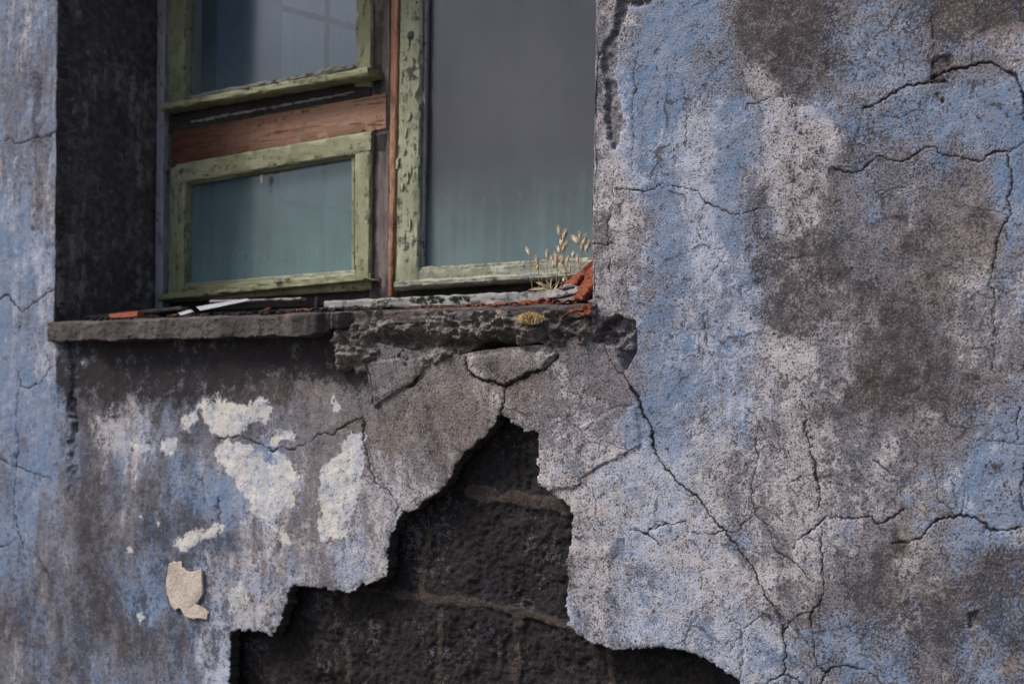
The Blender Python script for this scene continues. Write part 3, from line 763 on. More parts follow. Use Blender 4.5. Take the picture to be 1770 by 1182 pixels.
    rect = [(-8, x0, 0, 4), (x1, 6, 0, 4), (x0, x1, z1, 4)]
    for (a, b, c, d) in rect:
        allco.append(np.array([[a, .012, c], [b, .012, c], [b, .012, d], [a, .012, d]])); allq.append(np.array([[base, base+1, base+2, base+3]])); base += 4
        mi = np.concatenate([mi, [0]])
        for k, val in (('wear', (.5, .35, .4)), ('marks', (0, 0, .7)), ('extra', (.4, 0, 0))):
            at[k] = [np.concatenate([p, np.full(4, val[t])]) for t, p in enumerate(at[k])]
    return mesh_np('plaster_coat', np.concatenate(allco), np.concatenate(allq), [M_PLASTER, M_EDGE], house, at, mi)

build_plaster()

# ------------------------------------------------------------------ masonry behind the hole
def build_masonry():
    u = frange(340, 1420, 2.6); v = frange(690, 1300, 2.6)
    V, U = np.meshgrid(v, u, indexing='ij')
    w = unproj(U, V, .052); X, Z = w[..., 0], w[..., 2]
    j1 = fbm(X, Z, 30, 4, 61); j2 = fbm(X, Z, 7, 3, 62)
    m = np.zeros_like(U); rnd = random.Random(3)
    for pts, hw, wt in [(*q, (1, .9, .8, .45, .8, .95, .7, .7, .5, .7, .6)[i]) for i, q in enumerate([([(690,1028),(760,1035),(850,1044),(905,1060),(990,1078),(1120,1096)], 9), ([(815,850),(880,858),(940,868),(1010,880)], 15), ([(742,880),(738,950),(730,1030)], 8), ([(430,1150),(470,1172),(520,1180)], 7),
                    ([(765,1050),(762,1110),(757,1190),(757,1300)], 6), ([(893,1058),(895,1110),(892,1190),(890,1300)], 11), ([(600,1020),(602,1090),(605,1190),(604,1300)], 6), ([(1055,1100),(1057,1190),(1058,1300)], 9),
                    ([(455,1090),(450,1190),(452,1300)], 6), ([(380,1215),(700,1222),(1000,1236),(1400,1262)], 9), ([(560,1012),(640,1020),(700,1028)], 7)])]:
        line = jitter_line(pts, .12, 14, rnd); d2 = np.full(U.shape, 1e9)
        for a, b in zip(line[:-1], line[1:]):
            ex, ey = b-a; t = np.clip(((U-a[0])*ex+(V-a[1])*ey)/max(ex*ex+ey*ey, 1e-6), 0, 1)
            d2 = np.minimum(d2, np.hypot(U-a[0]-t*ex, V-a[1]-t*ey))
        m = np.maximum(m, (1-sstep(hw*.5, hw*1.25, d2+j1*3))*wt*np.clip(.92+.6*j2+.5*fbm(X, Z, 14, 3, 66), .2, 1))
    stone = (1-m)
    h = j2*.007*stone+j1*.0022*stone+fbm(X, Z, 110, 3, 63)*.002*(.5+stone)+m*.003-.005*stone*sstep(0, 1, fbm(X, Z, 16, 3, 64))
    co = w.reshape(-1, 3).copy(); co[:, 1] -= h.ravel()
    nv, nu = U.shape; idx = np.arange(nv*nu).reshape(nv, nu)
    q = np.stack([idx[1:, :-1].ravel(), idx[1:, 1:].ravel(), idx[:-1, 1:].ravel(), idx[:-1, :-1].ravel()], 1)
    z = np.zeros(nv*nu)
    return mesh_np('stone_masonry', co, q, [M_STONE], house, {'wear': [m.ravel(), z, z]})
build_masonry()

# ------------------------------------------------------------------ sill, crumbled band, reveals
XL = P(97, 280, 0).x; XR = P(1026, 280, 0).x
ZS = P(900, 528, 0).z                       # top of sill front edge
SLOPE = .085
YF = .35                                    # plane of the window frame
def sill_z(y): return ZS+SLOPE*y

def heightmesh(name, nu, nv, fpos, mats, parent, attrs=None):
    s = np.linspace(0, 1, nu); t = np.linspace(0, 1, nv)
    T, S = np.meshgrid(t, s, indexing='ij')
    co = fpos(S, T).reshape(-1, 3); idx = np.arange(nv*nu).reshape(nv, nu)
    q = np.stack([idx[1:, :-1].ravel(), idx[1:, 1:].ravel(), idx[:-1, 1:].ravel(), idx[:-1, :-1].ravel()], 1)
    return mesh_np(name, co, q, mats, parent, attrs)

def build_sill():
    # profile runs from the back of the top, over the nose, to the underside
    def f(S, T):
        x = XL-.004+(XR+.012-(XL-.004))*S
        pu = 93+(1030-93)*0  # unused
        xb = P(588, 560, 0).x
        nose = -.042*sstep(xb+.075, xb-.045, x+fbm(x*1.0, x*0, 30, 4, 8)*.05)*(1+.18*fbm(x, x*0+9, 14, 3, 12))     # the nose has broken off right of xb
        xl2 = P(165, 570, 0).x
        nose = nose*(.35+.65*sstep(xl2-.03, xl2+.015, x+.01*fbm(x, x*0, 60, 2, 4)))-.004
        drop = .030+.024*sstep(xb+.06, xb-.05, x+fbm(x, x*0+2, 30, 3, 13)*.04)+.002*fbm(x, x*0+5, 16, 4, 14)
        k = T*4
        y = np.where(k < 1, .40+(nose+.004-.40)*k, np.where(k < 1.25, nose+.004*(1-(k-1)*4), np.where(k < 2.6, nose, nose+(.05-nose)*(k-2.6)/1.4)))
        zt = ZS+SLOPE*y
        z = np.where(k < 1, zt, np.where(k < 1.25, zt-.004*(k-1)*4, np.where(k < 2.6, zt-.004-(drop-.004)*(k-1.25)/1.35, ZS-drop+0*k-.004*(k-2.6))))
        n = fbm(x, z*3+y*2, 26, 4, 15)*.0019+fbm(x, z+y, 90, 3, 16)*.0009
        edge = np.exp(-((k-1.15)/.3)**2)-.9*np.exp(-((k-2.6)/.35)**2)
        bite = np.maximum(0, fbm(x, x*0+3, 18, 4, 19)-.15)*.009
        y = y+n*(k > .9)-0*edge; z = z+n*.8-edge*bite
        return np.stack([x, y, z], -1)
    heightmesh('window_sill', 620, 46, f, [M_SILL], house)
    # rough mortar and rubble where the nose is gone
    u = frange(560, 1060, 2.0); v = frange(538, 665, 2.0)
    V, U = np.meshgrid(v, u, indexing='ij')
    w = unproj(U, V, .012); X, Z = w[..., 0], w[..., 2]
    a = fbm(X, Z, 11, 5, 31, .55); b = fbm(X, Z, 34, 4, 32, .6); c = fbm(X, Z, 100, 3, 33)
    lumps = np.abs(fbm(X, Z, 18, 4, 34))
    low = 640-.085*(U-600)+fbm(X, Z, 12, 4, 35)*16-26*np.exp(-((U-870)/60)**2)
    out = .020+.016*a+.014*b+.006*c+.003*fbm(X, Z, 230, 2, 36)-.020*lumps+.012*np.exp(-((V-572)/12)**2)
    out = out+.012*np.exp(-(((U-612)/22)**2+((V-612)/14)**2))-.028*np.exp(-(((U-780)/60)**2+((V-598)/12)**2))-.02*np.exp(-(((U-735)/16)**2+((V-585)/18)**2))
    out = out-.07*sstep(-6, 10, V-low)-.045*sstep(596, 578, U+b*10)-.05*sstep(1015, 1045, U+b*10)
    co = w.reshape(-1, 3).copy(); co[:, 1] -= out.ravel()
    nv, nu = U.shape; idx = np.arange(nv*nu).reshape(nv, nu)
    q = np.stack([idx[1:, :-1].ravel(), idx[1:, 1:].ravel(), idx[:-1, 1:].ravel(), idx[:-1, :-1].ravel()], 1)
    mesh_np('rubble_band', co, q, [M_RUBBLE], house)
    # left and right reveals, lintel
    g = G('sooty_reveal_plaster')
    nf = g.noise(330, 3, .7); nm = g.noise(45, 6, .7); st = g.noise(1, 5, .65, vec=g.scaled((60, 40, 4.5)))
    col = g.mix(g.ss(g.add(nm, g.cen(nf, .6)), .35, .7), (.066, .058, .061), (.125, .108, .110))
    nl = g.noise(8, 6, .7)
    col = g.mix(g.mul(g.ss(g.add(nl, g.cen(nm, .8)), .46, .66), .75), col, (.155, .130, .130))
    col = g.mix(g.mul(g.ss(g.add(st, g.cen(nm, .8), g.cen(nl, .8)), .60, .74), .7), col, (.27, .25, .25))
    ms = g.principled(col, .95, g.bump(g.add(nm, g.mul(nf, .5)), .7, .003), .1)
    mb_ = []
    def rev(x, flip):
        def f(S, T):
            y = (S if not flip else 1-S)*.42-.0005; z = ZS-.03+(3.0-ZS)*(1-T)
            n = fbm(y, z, 14, 4, 51)*.004+fbm(y, z, 60, 3, 52)*.0012
            return np.stack([x+n*(1 if not flip else -1), y, z], -1)
        return f
    heightmesh('window_reveal', 60, 300, rev(XL+.001, False), [ms], house)
    heightmesh('window_reveal', 60, 300, rev(XR+.004, True), [ms], house)
    m = MB(); m.add([(XL-.02, -.0, 2.7), (XR+.02, -.0, 2.7), (XR+.02, .42, 2.7), (XL-.02, .42, 2.7), (XL-.02, 0, 3.0), (XR+.02, 0, 3.0), (XR+.02, .42, 3.0), (XL-.02, .42, 3.0)],
                    [[0, 3, 2, 1], [4, 5, 6, 7], [0, 1, 5, 4], [1, 2, 6, 5], [2, 3, 7, 6], [3, 0, 4, 7]])
    m.build('lintel', M_SILL, house, smooth=False)
build_sill()

# ------------------------------------------------------------------ window joinery (pixels of the photo on the frame plane)
TOPV = -620
def lin(p, q, v): return p[0]+(q[0]-p[0])*(v-p[1])/(q[1]-p[1])

mb = MB()   # outer frame: jamb strip, head, bottom rail, backing
mb.board([(lin((272, 0), (268, 530), TOPV), TOPV), (lin((284, 0), (279, 530), TOPV), TOPV), (279, 532), (267, 532)], YF-.012, .10, 0, .003, .0009)
mb.build('frame_jamb', [M_PALEV], house)
mb = MB()
mb.board([(284, TOPV), (296, TOPV), (291, 520), (281, 520)], YF+.012, .05, 0, .002)
mb.build('frame_rebate', [M_GV], house)
mb = MB()   # weathered mullion
mb.board([(650, TOPV), (676, TOPV), (672, 515), (638, 515)], YF+.004, .09, 0, .002, .0009)
mul = mb.build('mullion', [M_GREYW], house)
for (a, b, c, d) in [((651, 480), (659, 480), (658, 512), (650, 512)), ((648, 112), (659, 112), (657, 156), (646, 156)), ((655, 232), (668, 231), (666, 262), (653, 262))]:
    m = MB(); m.board([a, b, c, d], YF+.0035, .004, 0, .0005, .0006, .006, .5); m.build('rotten_patch', [M_DARKW], mul)
mb = MB()
mb.board([(683, TOPV), (703, TOPV), (677, 512), (670, 512)], YF-.002, .08, 0, .002, .0006)
mb.build('pine_strip', [M_ORV], house)
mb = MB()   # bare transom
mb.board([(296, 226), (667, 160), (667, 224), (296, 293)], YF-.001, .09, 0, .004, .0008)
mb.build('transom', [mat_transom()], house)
mb = MB()   # bottom rail of the frame: shade of the gap painted as a dark band, pale flaking strip in front
mb.board([(276, 500), (1176, 464), (1176, 504), (276, 540)], YF+.018, .05, 0, .002)
mb.build('frame_rail', [M_DARKW], house)
mb = MB()
mb.board([(560, 520), (1170, 492), (1170, 521), (560, 534)], YF-.030, .05, 0, .003, .0012, .008, .5)
mb.build('frame_sill_strip', [M_PALE], house)

def sash(name, boards, glassq, gm, extra=()):
    m = MB()
    for (q, Y, d, mi, bev) in boards: m.board(q, Y, d, mi, bev, .0008, .010, .3)
    o = m.build(name, [M_GV, M_GH, M_GV2, M_GH2, M_DARKW], house)
    gmb = MB(); TLp, TRp, BRp, BLp = [P(a[0], a[1], YF+.020) for a in glassq]
    gb = Vector((0, .004, 0))
    gmb.add([TLp, TRp, BRp, BLp]+[q+gb for q in (TLp, TRp, BRp, BLp)], [[3, 2, 1, 0], [4, 5, 6, 7], [0, 1, 5, 4], [1, 2, 6, 5], [2, 3, 7, 6], [3, 0, 4, 7]])
    gmb.build('pane', gm, o, smooth=False)
    return o

zs = lambda u, v: P(u, v, YF+.02).z
G_UP = mat_glass('dusty_upper_pane', (.86, .92, .95), (.17, .225, .24), (.14, .165, .18), .07, .16, zs(470, 160), zs(470, 30), .06)
G_LOW = mat_glass('dusty_lower_pane', (.80, .90, .92), (.175, .27, .28), (.15, .21, .225), .24, .40, zs(470, 520), zs(470, 215), .06)
G_RT = mat_glass('dusty_right_pane', (.70, .71, .76), (.150, .212, .228), (.112, .108, .120), .36, .52, zs(860, 480), zs(860, 190), .05)

# upper left sash
up = sash('upper_sash', [
    ([(294, TOPV), (327, TOPV), (317, 190), (287, 190)], YF-.006, .045, 0, .004),
    ([(625, TOPV), (653, TOPV), (641, 150), (612, 150)], YF-.006, .045, 0, .004),
    ([(296, 176), (640, 118), (640, 168), (290, 232)], YF-.002, .045, 4, .004)],  # rail under the drip ledge: shade and dirt painted in as dark wood
    [(310, TOPV), (640, TOPV), (625, 150), (310, 190)], G_UP)
m = MB()
m.board([(273, 180), (634, 116), (637, 130), (274, 191)], YF-.055, .057, 0, .004, .0012, .010, .5)
m.build('drip_ledge', [M_GH], up)
m = MB()
m.board([(322, 166), (610, 112), (612, 119), (322, 173)], YF-.016, .018, 0, .002, .0014, .008, .8)
m.build('putty_line', [M_PALE], up)
m = MB()
m.board([(553, 121), (584, 111), (588, 115), (556, 126)], [YF-.030, YF-.045, YF-.045, YF-.030], .003, 0, .001, .0006, .006, .8)
m.build('lifted_splinter', [M_GH2], up)
m = MB(); m.board([(330, 209), (612, 158), (612, 162), (330, 213)], YF-.0075, .008, 0, .001, .0016, .004, .9); m.build('paint_edge', [M_PALE], up)
m = MB()
m.board([(318, TOPV), (333, TOPV), (325, 178), (319, 178)], YF+.012, .006, 0, .001); m.build('glazing_bead', [M_PALEV], up)

# lower left sash
lo = sash('lower_sash', [
    ([(293, 292), (319, 284), (316, 512), (290, 514)], YF-.008, .045, 0, .004),
    ([(612, 232), (641, 227), (638, 494), (612, 494)], YF-.008, .045, 0, .004),
    ([(303, 284), (641, 226), (641, 262), (303, 318)], YF-.010, .045, 1, .004),
    ([(296, 498), (640, 470), (640, 500), (296, 522)], YF-.006, .045, 1, .004)],
    [(305, 300), (625, 255), (625, 490), (305, 510)], G_LOW)
m = MB(); m.board([(318, 308), (613, 260), (613, 272), (318, 321)], YF+.002, .014, 0, .003); m.build('glazing_bead', [M_GH], lo)
m = MB(); m.board([(607, 268), (613, 267), (613, 474), (607, 474)], YF+.004, .012, 0, .002); m.build('glazing_bead', [M_GV], lo)
m = MB(); m.board([(318, 490), (613, 466), (613, 475), (318, 500)], YF+.000, .016, 0, .003); m.build('glazing_bead', [M_GH2], lo)
m = MB(); m.board([(273, 508), (610, 474), (638, 483), (272, 520)], YF-.032, .036, 0, .004, .0012, .010, .5); m.build('drip_ledge', [M_GH], lo)
m = MB(); m.rock(P(480, 486, YF-.036), (.016, .008, .006), 0, 9, 3, .5, (0, -.15, 0)); m.rock(P(497, 483, YF-.034), (.018, .004, .0035), 0, 10, 2, .5, (0, -.1, 0)); m.build('bark_splinter', [M_LATH], lo)
m = MB(); m.board([(449, 303), (455, 302), (454, 316), (450, 318)], YF+.001, .002, 0, .001); m.build('paint_tag', [M_GH], lo)

# right sash
rt = sash('right_sash', [
    ([(702, TOPV), (737, TOPV), (722, 486), (683, 488)], YF-.008, .045, 2, .004),
    ([(684, 470), (1174, 438), (1174, 472), (684, 502)], YF-.004, .045, 3, .004),
    ([(1142, TOPV), (1176, TOPV), (1176, 470), (1142, 472)], YF-.008, .045, 2, .004)],
    [(720, TOPV), (1170, TOPV), (1170, 462), (715, 485)], G_RT)
m = MB(); m.board([(738, TOPV), (748, TOPV), (731, 470), (723, 470)], YF+.006, .010, 0, .002); m.build('glazing_bead', [M_PALEV], rt)
m = MB(); m.board([(724, 462), (1146, 437), (1146, 450), (724, 477)], YF-.002, .018, 0, .003, .0012, .006, .9); m.build('glazing_bead', [M_GH2], rt)
m = MB(); m.board([(681, 486), (1170, 455), (1170, 468), (681, 499)], YF-.034, .036, 0, .005, .0012, .010, .5); m.build('drip_ledge', [M_GH2], rt)
m = MB(); m.rock(P(709, 62, YF-.011), (.009, .006, .013), 0, 4, 3, .2); m.build('bolt_head', [M_RUST], rt)
rr = random.Random(21)
for k in range(13):   # curls of paint standing off the stile
    vv = rr.choice([rr.uniform(300, 470), rr.uniform(70, 260), rr.uniform(180, 330)]); uu = 686+24*rr.random()+.012*(300-vv)
    c = P(uu, vv, YF-.009); s = rr.uniform(.003, .008); t = rr.uniform(.006, .020)
    pts = [c+Vector((-s*rr.uniform(.4, 1), 0, -t)), c+Vector((s*rr.uniform(.2, .8), -rr.uniform(.001, .004), -t*.8)), c+Vector((s, -rr.uniform(.001, .006), t*.3)), c+Vector((s*.3, -.001, t)), c+Vector((-s*.8, 0, t*.5))]
    m = MB(); m.slab(pts, Vector((0, .0012, 0))); m.build('paint_curl', [M_GV2], rt)

# ------------------------------------------------------------------ the room behind the glass
def box(mb, a, b, mi=0):
    x0, y0, z0 = a; x1, y1, z1 = b
    mb.add([(x0, y0, z0), (x1, y0, z0), (x1, y1, z0), (x0, y1, z0), (x0, y0, z1), (x1, y0, z1), (x1, y1, z1), (x0, y1, z1)],
           [[0, 3, 2, 1], [4, 5, 6, 7], [0, 1, 5, 4], [1, 2, 6, 5], [2, 3, 7, 6], [3, 0, 4, 7]], mi)

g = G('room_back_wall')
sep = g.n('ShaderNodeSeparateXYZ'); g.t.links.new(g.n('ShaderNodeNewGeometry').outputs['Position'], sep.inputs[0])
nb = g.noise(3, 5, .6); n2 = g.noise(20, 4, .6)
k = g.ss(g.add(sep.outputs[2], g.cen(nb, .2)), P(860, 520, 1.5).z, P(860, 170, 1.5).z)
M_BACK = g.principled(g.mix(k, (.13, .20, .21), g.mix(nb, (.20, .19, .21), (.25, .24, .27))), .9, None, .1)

g = G('bathroom_tiles')
br = g.n('ShaderNodeTexBrick'); br.offset = 0.0; br.squash = 1.0
uvn = g.n('ShaderNodeTexCoord'); mp_ = g.n('ShaderNodeMapping'); g.t.links.new(uvn.outputs['UV'], mp_.inputs['Vector'])
g.t.links.new(mp_.outputs[0], br.inputs['Vector'])
br.inputs['Scale'].default_value = 1.0; br.inputs['Brick Width'].default_value = .42; br.inputs['Row Height'].default_value = .30; br.inputs['Mortar Size'].default_value = .011
br.inputs['Color1'].default_value = (.55, .58, .60, 1); br.inputs['Color2'].default_value = (.50, .54, .57, 1); br.inputs['Mortar'].default_value = (.09, .08, .08, 1)
st = g.noise(1, 4, .6, vec=g.scaled((40, 40, 2.5)))
M_TILE = g.principled(g.mix(g.mul(g.ss(st, .4, .7), .35), br.outputs['Color'], (.30, .34, .37)), .6, None, .3)
M_TILE2 = mat_simple('dark_blue_tiles', (.15, .20, .245), (.19, .245, .29), 8, .6, .2, .3)

room = MB()
Y0 = .46; YB = 1.75
ZR = 3.6
a = P(345, 300, Y0+.05).x
box(room, (XL-.9, YB, -.02), (XR+1.6, YB+.2, ZR)); box(room, (XR+1.4, Y0, -.02), (XR+1.6, YB, ZR)); box(room, (XL-.9, Y0, -.02), (XL-.7, YB, ZR)); box(room, (XL-.7, Y0, -.02), (XR+1.4, YB, .05))  # ceiling left off so skylight brightens the room behind the panes
room.build('room_shell', [M_BACK], house, smooth=False)

def tiled():
    p0 = P(372, 300, Y0+.04); d = Vector((math.sin(math.radians(8)), math.cos(math.radians(8)), 0)); nrm = Vector((d.y, -d.x, 0))
    def wallseg(s0, s1, off, mat, name, z0=.0, z1=3.4):
        a = p0+d*s0+nrm*off; b = p0+d*s1+nrm*off; a.z = b.z = 0
        me = bpy.data.meshes.new(name)
        t = -nrm*.08
        vs = [a+Vector((0, 0, z0)), b+Vector((0, 0, z0)), b+Vector((0, 0, z1)), a+Vector((0, 0, z1))]; vs += [q+t for q in vs]
        me.from_pydata([tuple(q) for q in vs], [], [[0, 1, 2, 3], [5, 4, 7, 6], [4, 0, 3, 7], [1, 5, 6, 2], [3, 2, 6, 7]])
        uv = me.uv_layers.new(name='UVMap')
        for li, l in enumerate(me.loops):
            v = vs[l.vertex_index]; uv.data[li].uv = ((v-p0).dot(d), v.z-.12)
        me.materials.append(mat); me.update()
        return link(bpy.data.objects.new(name, me), house)
    return p0, d, nrm, wallseg
p0, d_, nrm_, wallseg = tiled()
wallseg(0, .24, .0, M_TILE2, 'tiled_partition')
wallseg(.24, .80, .0, M_TILE, 'tiled_partition')
m = MB(); q = p0+d_*.62+nrm_*.05; m.tube([(q.x, q.y, .0), (q.x, q.y, 3.3)], .022, 0, 12); m.build('water_pipe', [M_WHITE], house)

# ------------------------------------------------------------------ loose things on the sill
def on_sill(u, Y, lift=0.0):
    p = P(u, 520, Y); return Vector((p.x, Y, sill_z(Y)+lift))

def thing_mesh(mb, name, mats, label, cat, group=None, smooth=True, kind=None):
    c = Vector((0, 0, 0)); lo_ = min(v.z for v in mb.v)
    for v in mb.v: c += v
    c /= len(mb.v); c.z = lo_
    o = mb.build(name, mats, None, smooth, origin=c)
    return tag(o, label, cat, group, kind)

m = MB(); m.board([(339, 530), (424, 516), (433, 519), (346, 537)], [.03, .05, .0, -.02], .006, 0, .0015, .0006, .01, .6)
thing_mesh(m, 'paint_splinter', [M_WHITE], 'long white painted wood splinter lying on the sill under the small lower pane', 'splinter')
m = MB(); m.board([(307, 541), (328, 535), (333, 539), (312, 545)], [.0, .02, -.01, -.02], .006, 0, .0015, .0006, .008, .6)
thing_mesh(m, 'paint_splinter', [M_WHITE], 'short white painted splinter at the left tip of the long white one', 'splinter')
m = MB(); m.board([(362, 519), (520, 514), (520, 518), (362, 523)], .22, .02, 0, .002, .0008)
thing_mesh(m, 'lath', [M_PALE], 'thin pale grey lath under the drip ledge of the small lower sash', 'lath')
m = MB(); m.board([(144, 545), (312, 530), (312, 535), (144, 551)], [.10, .24, .24, .10], .03, 0, .002, .0012)
thing_mesh(m, 'lath', [M_LATH], 'brown grey lath lying against the dark reveal at the left end of the sill', 'lath')
m = MB(); m.board([(188, 543), (238, 538), (236, 548), (190, 549)], [.02, .05, .04, .0], .02, 0, .002, .001, .008, .6)
thing_mesh(m, 'brick_shard', [M_BRICK2], 'flat red brown shard lying in front of the left lath', 'brick shard')
chips = [(304, 535, 11, 5, 'small red brown flake beside the short white splinter', M_BRICK2), (461, 522, 10, 9, 'squarish orange brick flake standing right of the long white splinter', M_BRICK),
         (492, 521, 17, 4, 'thin orange brick sliver lying right of the squarish orange flake', M_BRICK), (512, 527, 9, 5, 'small orange flake just left of the charred lump', M_BRICK),
         (530, 528, 14, 5, 'dull red flake at the foot of the charred lump', M_BRICK2), (568, 527, 8, 4, 'tiny red flake just right of the charred lump', M_BRICK2)]
for k, (u, v, a, b, lab, mt) in enumerate(chips):
    m = MB(); c = on_sill(u, .03, b*.0012*.8); s = .00135
    m.rock(c, (a*s, a*s*.6, b*s), 0, 60+k, 2, .5, (random.uniform(-.3, .3), random.uniform(-.4, .2), random.uniform(0, 3)))
    thing_mesh(m, 'brick_chip', [mt], lab, 'brick chip', smooth=False)
m = MB(); m.rock(on_sill(548, .02, .016), (.010, .010, .021), 0, 77, 3, .6); m.rock(on_sill(544, .02, .006), (.020, .014, .010), 0, 78, 3, .6)
thing_mesh(m, 'charred_lump', [M_CHAR], 'black upright charred lump on the sill below the mullion', 'lump')

# soil and crumbs
m = MB(); r = random.Random(17)
for k in range(420):
    uu = r.choice([r.uniform(430, 620), r.uniform(150, 330), r.uniform(330, 470), r.uniform(600, 660), r.uniform(880, 1015)]); yy = r.uniform(-.02, .16) if uu < 590 else r.uniform(.02, .18)
    s = r.uniform(.002, .007)*(1.4 if 440 < uu < 640 else 1)
    m.rock(on_sill(uu, yy, s*.5), (s*1.5, s*1.3, s), 0, 1000+k, 1, .6)
thing_mesh(m, 'soil', [M_SOIL], 'dark crumbly soil and grit gathered along the window sill', 'soil', kind='stuff', smooth=False)
m = MB(); r = random.Random(18)
for k in range(260):
    uu = r.uniform(790, 1015) if r.random() < .75 else r.uniform(700, 800); yy = r.uniform(.01, .12); s = r.uniform(.0012, .0032)
    m.rock(on_sill(uu, yy, s*.7), (s*1.8, s*1.4, s), 0, 2000+k, 1, .6)
thing_mesh(m, 'brick_dust', [M_BRICK], 'fine orange brick crumbs scattered along the right half of the sill', 'brick crumbs', kind='stuff', smooth=False)

# individual orange chips in a row on the right half of the sill
r = random.Random(31)
rowspots = [(807, 9, 3), (826, 14, 3), (846, 8, 3), (862, 16, 4), (880, 9, 4), (897, 7, 3), (909, 14, 5), (926, 10, 6), (936, 12, 7), (949, 9, 5), (957, 12, 4), (968, 7, 3)]
proto = None
for k, (u, a, b) in enumerate(rowspots):
    s = .00125; m = MB()
    c = on_sill(u, .045+.03*(k % 3), b*s*.9)
    m.rock(c, (a*s, a*s*.7, b*s), 0, 90+k, 2, .6, (r.uniform(-.3, .3), r.uniform(-.3, .3), r.uniform(0, 3)))
    thing_mesh(m, 'brick_chip', [M_BRICK], 'orange brick chip in the thin row lying along the right half of the sill', 'brick chip', 'orange brick chips in a row on the sill', smooth=False)
lowspots = [(978, 545, 10, 3, -.7), (990, 537, 9, 4, 0), (1001, 536, 11, 5, .3), (1010, 532, 9, 6, .5), (1016, 540, 8, 6, 0), (1006, 543, 8, 4, .2), (1019, 530, 6, 6, 1)]
for k, (u, v, a, b, ry) in enumerate(lowspots):
    m = MB(); s = .00120; m.rock(P(u, v, -.016), (a*s, a*s*.6, b*s), 0, 130+k, 2, .6, (0, ry, 0))
    thing_mesh(m, 'brick_chip', [M_BRICK], 'orange brick chip heaped at the broken right corner of the sill', 'brick chip', 'orange brick chips at the broken sill corner', smooth=False)

def curl(name, outline, back, label, mat):
    m = MB(); pts = [P(u, v, y) for (u, v, y) in outline]
    n = len(pts); dense = []
    for i in range(n):
        for t in (0, .34, .67):
            q = pts[i].lerp(pts[(i+1) % n], t)
            dense.append(q+Vector((random.uniform(-1, 1), random.uniform(-1, 1), random.uniform(-1, 1)))*.0011)
    m.slab(dense, back, 0, .003)
    import bmesh
    bm = bmesh.new(); vv = [bm.verts.new(q) for q in m.v]
    for f in m.f: bm.faces.new([vv[i] for i in f])
    bmesh.ops.triangulate(bm, faces=bm.faces[:])
    for _ in range(3):
        bmesh.ops.subdivide_edges(bm, edges=[e for e in bm.edges if e.calc_length() > .005], cuts=1, use_grid_fill=True)
        bmesh.ops.triangulate(bm, faces=bm.faces[:])
    bm.verts.index_update()
    xs = np.array([q.co for q in bm.verts])
    n1 = fbm(xs[:, 0]+xs[:, 1], xs[:, 2], 60, 4, 7); n2 = fbm(xs[:, 0], xs[:, 2]+xs[:, 1], 190, 3, 8)
    for q, a, b in zip(bm.verts, n1, n2): q.co += Vector((-.25, -1, .2))*(a*.0035+b*.0018)
    m = MB(); m.add([q.co.copy() for q in bm.verts], [[q.index for q in f.verts] for f in bm.faces]); bm.free()
    return thing_mesh(m, name, [mat], label, 'brick shard', smooth=False)
curl('brick_shard', [(961, 503, .11), (973, 490, .11), (990, 477, .12), (1006, 466, .13), (1012, 466, .13), (1006, 475, .10), (994, 488, .09), (978, 501, .08), (968, 506, .08)], Vector((.004, .012, -.008)),
     'ragged orange brick shard leaning behind the grey cement fragment', M_BRICK)
curl('brick_shard', [(1003, 468, .15), (1016, 455, .16), (1034, 441, .17), (1034, 452, .15), (1020, 466, .14), (1010, 472, .13)], Vector((.004, .012, -.004)),
     'dark red brown shard at the top of the orange heap, tucked behind the wall edge', M_BRICK2)
curl('brick_shard', [(1034, 452, .10), (1034, 484, .05), (1021, 499, .03), (1005, 515, .0), (990, 518, .0), (994, 507, .02), (1003, 490, .05), (1011, 474, .08), (1020, 461, .10)], Vector((.003, .012, -.006)),
     'smooth curved orange brick shard in front, touching the right edge of the opening', M_BRICK)
m = MB(); m.rock(P(1016, 500, .16), (.050, .03, .030), 0, 43, 4, .6, (0, .3, 0))  # dark lump added to stand in for the shade between the shards
thing_mesh(m, 'shade_lump', [M_CHAR], 'black lump added for the shaded gap behind the orange shards in the sill corner', 'lump')
m = MB(); m.board([(941, 502), (996, 494), (1000, 505), (944, 517)], [.05, .05, .02, .02], .03, 0, .004, .002, .004, .9); m.rock(P(985, 499, .055), (.028, .02, .009), 0, 42, 4, .8, (0, -.1, 0))
thing_mesh(m, 'cement_fragment', [M_FRAG], 'grey cement fragment lying under the orange shards beside the dry plant', 'fragment')

# dry plant
base = on_sill(944, .12, .0); base = P(946, 503, .12)
plant = empty('dry_plant', tuple(base), 'small withered plant with straw coloured seed pods in the right corner of the sill', 'plant')
def pod(parent, tip, dirv, L, rad, mat=M_POD):
    m = MB(); dirv = dirv.normalized(); n = 9; pts = []; rs = []
    for i in range(n):
        t = i/(n-1); pts.append(tip+dirv*(L*t)); rs.append(max(.0003, 1.12*rad*(math.sin(math.pi*min(1, t*.95+.08))**.8)*(1-.45*t)))
    m.tube(pts, rs, 0, 8)
    x = dirv.orthogonal().normalized(); y = dirv.cross(x)
    for k in range(4):      # sepals open at the tip
        a = 2*math.pi*k/4; o = (x*math.cos(a)+y*math.sin(a))
        m.tube([tip+dirv*L*.35+o*rad*.75, tip+dirv*L*.8+o*rad*.85, tip+dirv*L*1.15+o*rad*.35], [rad*.3, rad*.22, .0002], 0, 5)
    return m.build('seed_pod', [mat], parent)
